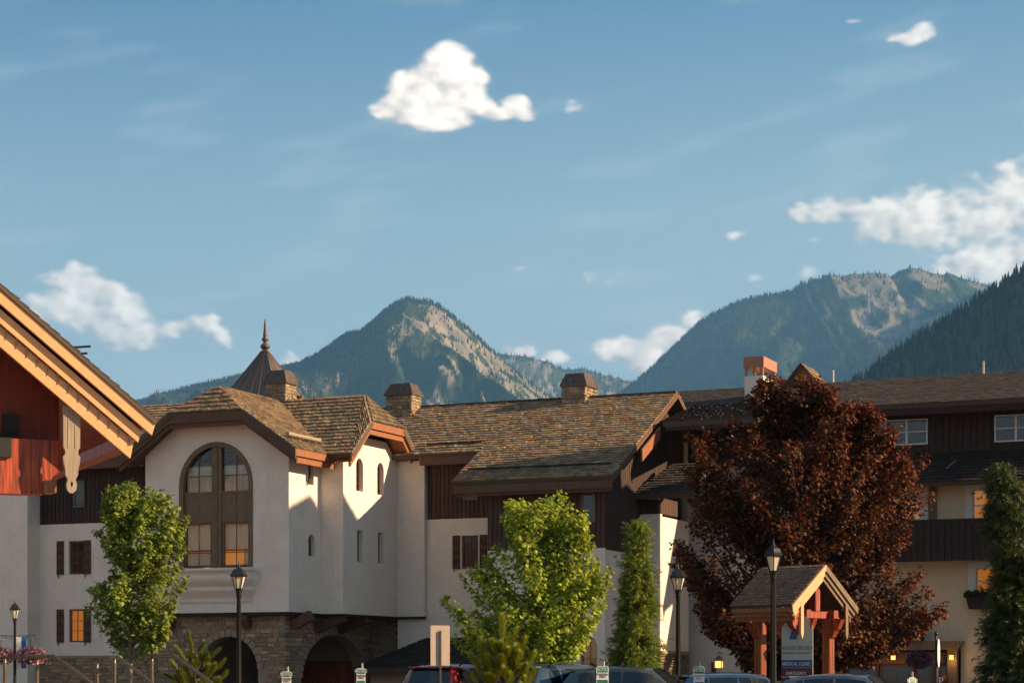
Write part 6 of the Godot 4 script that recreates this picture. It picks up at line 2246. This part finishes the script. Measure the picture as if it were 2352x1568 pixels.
# stations along the length (front at +x): x, half width at sill, half width at belt, belt height, roof height, roof half width
func car(called: String, label: String, t: Transform3D, paint: Material, o: Dictionary) -> void:
	var c := thing(called, label, "car", t, "cars parked in front of the hotel")
	var L: float = o.get("len", 4.6)
	var H: float = o.get("tall", 1.72)
	var W: float = o.get("wide", 1.84)
	var rear: float = o.get("rear", .08)      # slope of the tailgate
	var belt := H * .60
	var hw := W / 2
	var x0 := -L / 2
	var st := [
		[x0 + .0, hw * .80, .42, .78, .80, hw * .70], [x0 + .06, hw * .95, .30, belt * .98, belt, hw * .84], [x0 + .12 + rear * .4, hw * .98, .27, belt, belt + .06, hw * .86], [x0 + .20 + rear * 2.2, hw * .99, .26, belt, H * .94, hw * .72],
		[x0 + .45 + rear * 4.0, hw, .25, belt, H * .985, hw * .74], [x0 + L * .36, hw, .25, belt, H, hw * .76], [x0 + L * .50, hw, .25, belt, H * .995, hw * .76], [x0 + L * .60, hw, .25, belt, H * .965, hw * .74],
		[x0 + L * .76, hw * .99, .25, belt * .99, belt * 1.0 + .03, hw * .82], [x0 + L * .90, hw * .96, .26, belt * .93, belt * .95, hw * .80], [x0 + L * .97, hw * .90, .28, belt * .80, belt * .82, hw * .72], [x0 + L, hw * .78, .34, belt * .62, belt * .63, hw * .6]]
	var ring := func(a: Array) -> Array:
		var x: float = a[0]
		var r := []
		var half := [Vector2(0, a[2]), Vector2(a[1] * .86, a[2]), Vector2(a[1], a[2] + .16), Vector2(a[1] * 1.0, lerpf(a[2], a[3], .62)), Vector2(a[1] * .965, a[3]), Vector2(lerpf(a[1] * .95, a[5], .86), lerpf(a[3], a[4], .88)), Vector2(a[5] * .88, a[4] - .012), Vector2(a[5] * .45, a[4] + .015), Vector2(0, a[4] + .025)]
		for p in half: r.append(Vector3(x, p.y, p.x))
		return r
	var s := mb(true)
	var rings := st.map(ring)
	for i in rings.size() - 1:
		for k in 8:
			for e: float in [1.0, -1.0]:
				var f := Vector3(1, 1, e)
				var a: Vector3 = rings[i][k] * f
				var b: Vector3 = rings[i + 1][k] * f
				var cc: Vector3 = rings[i + 1][k + 1] * f
				var d: Vector3 = rings[i][k + 1] * f
				if e > 0: quad(s, d, cc, b, a)
				else: quad(s, a, b, cc, d)
	for q in [0, rings.size() - 1]:
		for k in 8:
			for e: float in [1.0, -1.0]:
				var f := Vector3(1, 1, e)
				var m := Vector3(st[q][0], .6, 0)
				tri(s, m, rings[q][k] * f, rings[q][k + 1] * f)
	var body := commit(s, "body", paint, c)
	# glass: sides between pillars, wind and rear screens, standing a little proud
	var side_pt := func(x: float, f: float, e: float) -> Vector3:
		for i in st.size() - 1:
			if x <= st[i + 1][0]:
				var u: float = (x - st[i][0]) / (st[i + 1][0] - st[i][0])
				var a: Vector3 = rings[i][4].lerp(rings[i][5], f)
				var b: Vector3 = rings[i + 1][4].lerp(rings[i + 1][5], f)
				var p := a.lerp(b, u)
				return Vector3(p.x, p.y, (p.z + .008) * e)
		return Vector3.ZERO
	var xs := [x0 + .34 + rear * 3.0, x0 + L * .245, x0 + L * .26, x0 + L * .425, x0 + L * .44, x0 + L * .615]
	for e: float in [1.0, -1.0]:
		for k in 3:
			s = mb()
			var n := 6
			for j in n:
				var xa := lerpf(xs[k * 2], xs[k * 2 + 1], float(j) / n)
				var xb := lerpf(xs[k * 2], xs[k * 2 + 1], float(j + 1) / n)
				quad(s, side_pt.call(xa, .93, e), side_pt.call(xb, .93, e), side_pt.call(xb, .06, e), side_pt.call(xa, .06, e))
			commit(s, "side_window", M.car_glass, c)
		s = mb()   # front quarter up to the windscreen pillar
		tri(s, side_pt.call(x0 + L * .625, .9, e), side_pt.call(x0 + L * .72, .12, e), side_pt.call(x0 + L * .625, .06, e))
		commit(s, "side_window", M.car_glass, c)
		s = mb(true)
		var rail_y := H + .035
		if o.get("rails", true):
			tube(s, [Vector3(x0 + L * .18, H * .975, hw * .66 * e), Vector3(x0 + L * .22, rail_y, hw * .66 * e), Vector3(x0 + L * .52, rail_y + .015, hw * .67 * e), Vector3(x0 + L * .57, H * .975, hw * .66 * e)], [.018, .018, .018, .018], 6)
			commit(s, "roof_rail", o.get("rail_mat", M.black_metal), c)
		s = mb()
		box(s, Vector3(x0 + L * .66, belt + .06, e * (hw + .12)), Vector3(.12, .14, .2))
		commit(s, "mirror", paint, c)
		s = mb()
		box(s, Vector3(x0 + .10, belt * .86, e * hw * .82), Vector3(.16, .32, .18))
		commit(s, "tail_light", M.tail_lamp, c)
		s = mb()
		box(s, Vector3(x0 + L * .95, belt * .74, e * hw * .70), Vector3(.22, .12, .3))
		commit(s, "headlight", M.head_lamp, c)
		for wx in [x0 + L * .19, x0 + L * .80]:
			s = mb(true)
			var wt := Transform3D(Basis(Vector3.RIGHT, PI / 2), Vector3(wx, .34, e * (hw - .11)))
			lathe(s, [Vector2(.0, -.11), Vector2(.27, -.11), Vector2(.34, -.08), Vector2(.34, .08), Vector2(.27, .11), Vector2(0, .11)], 20, wt)
			var wh := commit(s, "wheel", M.tyre, c)
			s = mb(true)
			lathe(s, [Vector2(.0, .118), Vector2(.10, .12), Vector2(.23, .115), Vector2(.245, .10)], 16, Transform3D(Basis(Vector3.RIGHT, PI / 2 * e), Vector3(wx, .34, e * (hw - .11))))
			commit(s, "rim", M.alloy, wh)
	s = mb()
	var wa := [rings[8][8], rings[8][6], rings[7][6], rings[7][8]]
	for e: float in [1.0, -1.0]:
		var q := wa.map(func(p): return Vector3(p.x + .015, p.y + .012, p.z * e * .95))
		quad(s, q[3], q[2], q[1], q[0])
	commit(s, "windscreen", M.car_glass, c)
	s = mb()
	var ra := [rings[3][8], rings[3][6], rings[2][6], rings[2][8]]
	for e: float in [1.0, -1.0]:
		var q := ra.map(func(p): return Vector3(p.x - .015, p.y + .002, p.z * e * .94))
		quad(s, q[0], q[1], q[2], q[3])
	commit(s, "rear_screen", M.car_glass, c)
	if o.get("spoiler", true):
		s = mb()
		beam(s, Vector3(x0 + .16 + rear * 2.2, H * .955, -hw * .68), Vector3(x0 + .16 + rear * 2.2, H * .955, hw * .68), .2, .05)
		commit(s, "spoiler", paint, c)
	s = mb()
	box(s, Vector3(x0 + .02, .8, 0), Vector3(.02, .12, .5))
	commit(s, "number_plate", M.sign_white, c)


func paint_of(c: Color) -> StandardMaterial3D:
	var m := mat(c, .32, {"metal": .25})
	m.clearcoat_enabled = true
	m.clearcoat = 1.0
	m.clearcoat_roughness = .06
	return m


func cars() -> void:
	# parked with their tails towards the square: local +x points away from the camera, into the row
	var away := func(turn: float, p: Vector3) -> Transform3D: return Transform3D(Basis(Vector3.UP, turn), p)
	var u := PI / 2 - .46
	car("parked_car", "red sport utility car seen from behind, under the blank tan sign", away.call(u, Vector3(-1.35, 0, -57.6)), paint_of(Color(.28, .012, .015)), {"tall": 1.74, "rails": true, "wide": 1.86})
	car("parked_car", "slate blue crossover car partly behind the young pine", away.call(u - .35, Vector3(1.55, 0, -54.0)), paint_of(Color(.045, .075, .115)), {"tall": 1.73, "rear": .13, "len": 4.5})
	car("parked_car", "dark car beside the blue crossover, low between pine and spruce", away.call(u, Vector3(3.6, 0, -60.0)), paint_of(Color(.02, .022, .028)), {"tall": 1.62, "rear": .12, "rails": false, "len": 4.6})
	car("parked_car", "dark green grey car half hidden behind the slim spruce", away.call(-.35, Vector3(3.3, 0, -52.0)), paint_of(Color(.035, .04, .03)), {"tall": 1.66, "rear": .14, "rails": false, "len": 4.4})
	car("parked_car", "blue hatchback in front of the white wall, left of the kiosk", away.call(.12, Vector3(6.0, 0, -53.2)), paint_of(Color(.03, .06, .12)), {"tall": 1.50, "rear": .16, "rails": false, "len": 4.3})
	car("parked_car", "grey car right of the kiosk, only its screen pillar showing", away.call(-.5, Vector3(8.35, 0, -49.6)), paint_of(Color(.10, .10, .10)), {"tall": 1.47, "rear": .2, "rails": false, "len": 4.4})


# ---------------------------------------------------------------- lamps, signs, rails

func street_lamp(t: Transform3D, label: String) -> Node3D:
	# 4.88 m to the tip
	var o := thing("street_lamp", label, "street lamp", t, "black street lamps")
	var s := mb(true)
	lathe(s, [Vector2(.17, 0), Vector2(.17, .12), Vector2(.14, .16), Vector2(.13, .5), Vector2(.10, .56), Vector2(.085, .62), Vector2(.078, .9), Vector2(.056, 3.72), Vector2(.07, 3.75), Vector2(.07, 3.8)], 14)
	var post := commit(s, "post", M.black_metal, o)
	s = mb()
	for k in 8:    # flutes of the shaft
		var a := TAU * k / 8
		beam(s, Vector3(cos(a) * .08, .65, sin(a) * .08), Vector3(cos(a) * .058, 3.7, sin(a) * .058), .012, .012, Vector3.RIGHT, .002)
	commit(s, "fluting", M.black_metal, post)
	s = mb(true)
	lathe(s, [Vector2(.06, 3.80), Vector2(.085, 3.84), Vector2(.075, 3.9), Vector2(.10, 4.0), Vector2(.105, 4.03), Vector2(.11, 4.05)], 12)
	commit(s, "neck", M.black_metal, o)
	# six tapered panes in a frame
	s = mb()
	var r0 := .105
	var r1 := .215
	for k in 6:
		var a := TAU * k / 6
		beam(s, Vector3(cos(a) * r0, 4.05, sin(a) * r0), Vector3(cos(a) * r1, 4.44, sin(a) * r1), .022, .022, Vector3.UP, .003)
		var b := TAU * (k + 1) / 6
		beam(s, Vector3(cos(a) * r1, 4.44, sin(a) * r1), Vector3(cos(b) * r1, 4.44, sin(b) * r1), .03, .03)
		beam(s, Vector3(cos(a) * r0, 4.06, sin(a) * r0), Vector3(cos(b) * r0, 4.06, sin(b) * r0), .025, .025)
	var lant := commit(s, "lantern", M.black_metal, o)
	for k in 6:
		var a := TAU * k / 6
		var b := TAU * (k + 1) / 6
		s = mb()
		var i := .94
		quad(s, Vector3(cos(a) * r1 * i, 4.43, sin(a) * r1 * i), Vector3(cos(b) * r1 * i, 4.43, sin(b) * r1 * i), Vector3(cos(b) * r0 * i, 4.06, sin(b) * r0 * i), Vector3(cos(a) * r0 * i, 4.06, sin(a) * r0 * i))
		commit(s, "pane", M.frost, lant)
	s = mb()
	lathe(s, [Vector2(.265, 4.44), Vector2(.27, 4.47), Vector2(.22, 4.53), Vector2(.17, 4.63), Vector2(.08, 4.69), Vector2(.05, 4.71)], 6)
	commit(s, "roof", M.black_metal, o)
	s = mb(true)
	lathe(s, [Vector2(.05, 4.70), Vector2(.05, 4.73), Vector2(.02, 4.75), Vector2(.03, 4.78), Vector2(.015, 4.81), Vector2(.004, 4.90)], 8)
	commit(s, "finial", M.black_metal, o)
	return o


func rounded(w: float, h: float, r: float) -> PackedVector2Array:
	var p := PackedVector2Array()
	for c in [[1, 1, 0], [-1, 1, 1], [-1, -1, 2], [1, -1, 3]]:
		for k in 4:
			var a: float = PI / 2 * c[2] + PI / 6 * k
			p.append(Vector2(c[0] * (w / 2 - r) + cos(a) * r, c[1] * (h / 2 - r) + sin(a) * r))
	return p


func notice_sign(top: Vector3, turn: float, label: String, w := .30, h := .62) -> void:
	var o := thing("notice_sign", label, "sign", Transform3D(Basis(Vector3.UP, turn), Vector3(top.x, 0, top.z)), "green and white parking notices")
	var s := mb(true)
	tube(s, [Vector3(.03, 0, -.03), Vector3(.03, top.y, -.03)], [.028, .028], 8)
	commit(s, "post", M.galv, o)
	var cy := top.y - .12 - h / 2
	s = mb()
	prism(s, rounded(w, h, .04), -.004, .0, Transform3D(Basis.IDENTITY, Vector3(0, cy, 0)))
	commit(s, "plate", M.sign_white, o)
	s = mb()
	prism(s, rounded(w - .03, h * .25, .02), .0005, .002, Transform3D(Basis.IDENTITY, Vector3(0, cy + h * .345, 0)))
	prism(s, rounded(w - .03, h * .36, .02), .0005, .002, Transform3D(Basis.IDENTITY, Vector3(0, cy - h * .29, 0)))
	commit(s, "green_field", M.sign_green, o)
	text(o, "NOTICE", .075, M.white_print, Transform3D(Basis.IDENTITY, Vector3(0, cy + h * .36, .003)), "lettering", .85)
	text(o, "PARKING", .05, M.sign_maroon, Transform3D(Basis.IDENTITY, Vector3(0, cy + h * .13, .003)), "lettering", .95)
	text(o, "ONLY", .05, M.sign_maroon, Transform3D(Basis.IDENTITY, Vector3(0, cy + h * .02, .003)), "lettering", .95)
	s = mb(true)    # the two round pictograms at the foot
	for x in [-w * .22, w * .22]:
		lathe(s, [Vector2(.045, .0), Vector2(.045, .003), Vector2(.028, .003), Vector2(.028, 0)], 14, Transform3D(Basis(Vector3.RIGHT, PI / 2), Vector3(x, cy - h * .38, .001)))
	commit(s, "pictogram", M.white_print, o)


func handrail(pts: Array, posts: Array, label: String) -> void:
	var o := thing("handrail", label, "handrail", Transform3D(Basis.IDENTITY, Vector3(pts[0].x, 0, pts[0].z)), "stair handrails")
	var b := Vector3(pts[0].x, 0, pts[0].z)
	var s := mb(true)
	var p := []
	var r := []
	for q in pts:
		p.append(q - b)
		r.append(.022)
	tube(s, p, r, 8)
	commit(s, "rail", M.rail_metal, o)
	for q in posts:
		s = mb(true)
		tube(s, [Vector3(q.x, 0, q.z) - b, q - b - Vector3(0, .06, 0), q - b], [.024, .024, .024], 8)
		commit(s, "post", M.rail_metal, o)


func street_things() -> void:
	var l := street_lamp(Transform3D(Basis(Vector3.UP, .2), Vector3(-8.28, 0, -62)), "black street lamp in front of the stone ground floor, left of the first arch's edge")
	dup(l, Transform3D(Basis(Vector3.UP, .45), Vector3(6.58, 0, -51.5)), "tallest black street lamp, in front of the kiosk roof")
	dup(l, Transform3D(Basis(Vector3.UP, .1).scaled(Vector3(.98, .98, .98)), Vector3(4.95, 0, -61)), "black street lamp half covered by purple maple leaves, before the sunlit pillar")
	var fl := dup(l, Transform3D(Basis(Vector3.UP, .3).scaled(Vector3(.76, .9, .76)), Vector3(-19.44, 0, -80)), "slender lamp at the far left that carries flower baskets and a banner")
	fl.remove_meta("group")
	# arms, banner and baskets of the far left lamp
	var a := at(33, 1460, 80.0)
	var s := mb(true)
	for e: float in [-1.0, 1.0]:
		tube(s, [Vector3(0, 0, 0), Vector3(.80 * e, .02, 0)], [.014, .014], 6)
		for q in [[.16, -.10, .085], [.34, -.08, .06], [.48, -.06, .045]]:
			var pts := []
			var rd := []
			for k in 15:
				var an := TAU * 1.25 * k / 14
				var rr: float = q[2] * (1.0 - k / 18.0)
				pts.append(Vector3((q[0] + cos(an) * rr) * e, q[1] + sin(an) * rr, 0))
				rd.append(.009)
			tube(s, pts, rd, 4)
	var arm := commit(s, "scroll_arm", M.black_metal, fl)
	arm.transform = fl.transform.affine_inverse() * Transform3D(Basis.IDENTITY, a)
	s = mb()
	var n := 12
	for k in n:
		var y0 := -.03 - 1.24 * k / n
		var y1 := -.03 - 1.24 * (k + 1) / n
		var z0 := .03 * sin(k * .8)
		var z1 := .03 * sin((k + 1) * .8)
		quad(s, Vector3(.06, y0, z0), Vector3(.26, y0, z0), Vector3(.25, y1, z1), Vector3(.055, y1, z1))
	var ban := thing("banner", "white and blue vertical banner hanging from the far left lamp", "banner", Transform3D(Basis.IDENTITY, a))
	commit(s, "white_half", M.bunting_white, ban)
	s = mb()
	for k in n:
		var y0 := -.03 - 1.24 * k / n
		var y1 := -.03 - 1.24 * (k + 1) / n
		var z0 := .03 * sin(k * .8)
		var z1 := .03 * sin((k + 1) * .8)
		quad(s, Vector3(.26, y0, z0), Vector3(.47, y0, z0 + .01), Vector3(.45, y1, z1 + .01), Vector3(.25, y1, z1))
	commit(s, "blue_half", M.bunting_blue, ban)
	var pinks := [Color(.42, .12, .22), Color(.55, .25, .30), Color(.20, .09, .22), Color(.38, .02, .04), Color(.60, .38, .42), Color(.15, .08, .18)]
	flower_basket(at(71, 1504, 79.9), .56, "pink and red hanging flower basket right of the far left lamp", pinks)
	flower_basket(at(2, 1504, 79.9), .50, "dark pink hanging flower basket cut by the left edge", pinks)
	# parking notices
	notice_sign(Vector3(-5.51, 1.66, -50), .1, "small green and white notice in front of the stone wall between the arches", .23, .50)
	notice_sign(Vector3(-3.69, 1.74, -50), .1, "small green and white notice in front of the right hand arch", .22, .50)
	notice_sign(Vector3(2.08, 1.77, -47), .1, "green notice above the dark car, left of the slim spruce", .28, .5)
	notice_sign(Vector3(4.57, 1.78, -50), .05, "larger green and white notice in front of the white wall, left of the wall lantern", .27, .62)
	notice_sign(Vector3(8.61, 1.52, -44), .6, "sunlit green and white notice in front of the inn doors", .2, .5)
	# back of a tall blank sign
	var bs := thing("blank_sign", "tan blank back of a tall sign on a thin post above the red car", "sign", Transform3D(Basis(Vector3.UP, .25), Vector3(-1.82, 0, -52)))
	s = mb()
	prism(s, rounded(.50, 1.02, .02), -.004, .0, Transform3D(Basis.IDENTITY, Vector3(0, 2.20, -.02)))
	commit(s, "plate", M.sign_tan, bs)
	s = mb()
	beam(s, Vector3(0, 0, .012), Vector3(0, 2.58, .012), .045, .03, Vector3.BACK, .004)
	commit(s, "post", M.rail_metal, bs)
	# a sign seen edge on, on a double post
	var es := thing("edge_on_sign", "pale sign seen edge on, on a dark double post at the right", "sign", Transform3D(Basis(Vector3.UP, 1.18), Vector3(9.28, 0, -45)))
	s = mb(true)
	tube(s, [Vector3(.0, 0, .05), Vector3(0, 2.33, .05)], [.035, .03], 8)
	tube(s, [Vector3(.1, 0, .05), Vector3(.1, 2.25, .05)], [.03, .03], 8)
	commit(s, "post", M.black_metal, es)
	s = mb(true)
	lathe(s, [Vector2(0, 2.30), Vector2(.045, 2.32), Vector2(.05, 2.36), Vector2(.03, 2.40), Vector2(0, 2.41)], 10, Transform3D(Basis.IDENTITY, Vector3(0, 0, .05)))
	commit(s, "post_cap", M.black_metal, es)
	s = mb()
	var oct := PackedVector2Array()
	for k in 8:
		var an := PI / 8 + TAU * k / 8
		oct.append(Vector2(cos(an) * .33, 1.93 + sin(an) * .33))
	prism(s, oct, .10, .106, Transform3D(Basis(Vector3.UP, .1), Vector3.ZERO))
	commit(s, "plate", M.sign_white, es)
	# stair handrails at the lower left
	handrail([at(-30, 1512, 26), at(122, 1506, 26), at(172, 1540, 25.6), at(235, 1590, 25)], [at(84, 1516, 26.0), at(10, 1512, 26)], "first stair handrail from the left, under the flower basket")
	handrail([at(255, 1512, 26.2), at(268, 1508, 26), at(320, 1546, 25.6), at(380, 1596, 25)], [at(222, 1524, 26.0), at(262, 1512, 26.1)], "middle stair handrail, below the slender maple")
	handrail([at(330, 1506, 26.2), at(395, 1503, 26), at(475, 1560, 25.5), at(520, 1600, 25)], [at(348, 1508, 26.15)], "third stair handrail, sloping down in front of the bushy little pine")
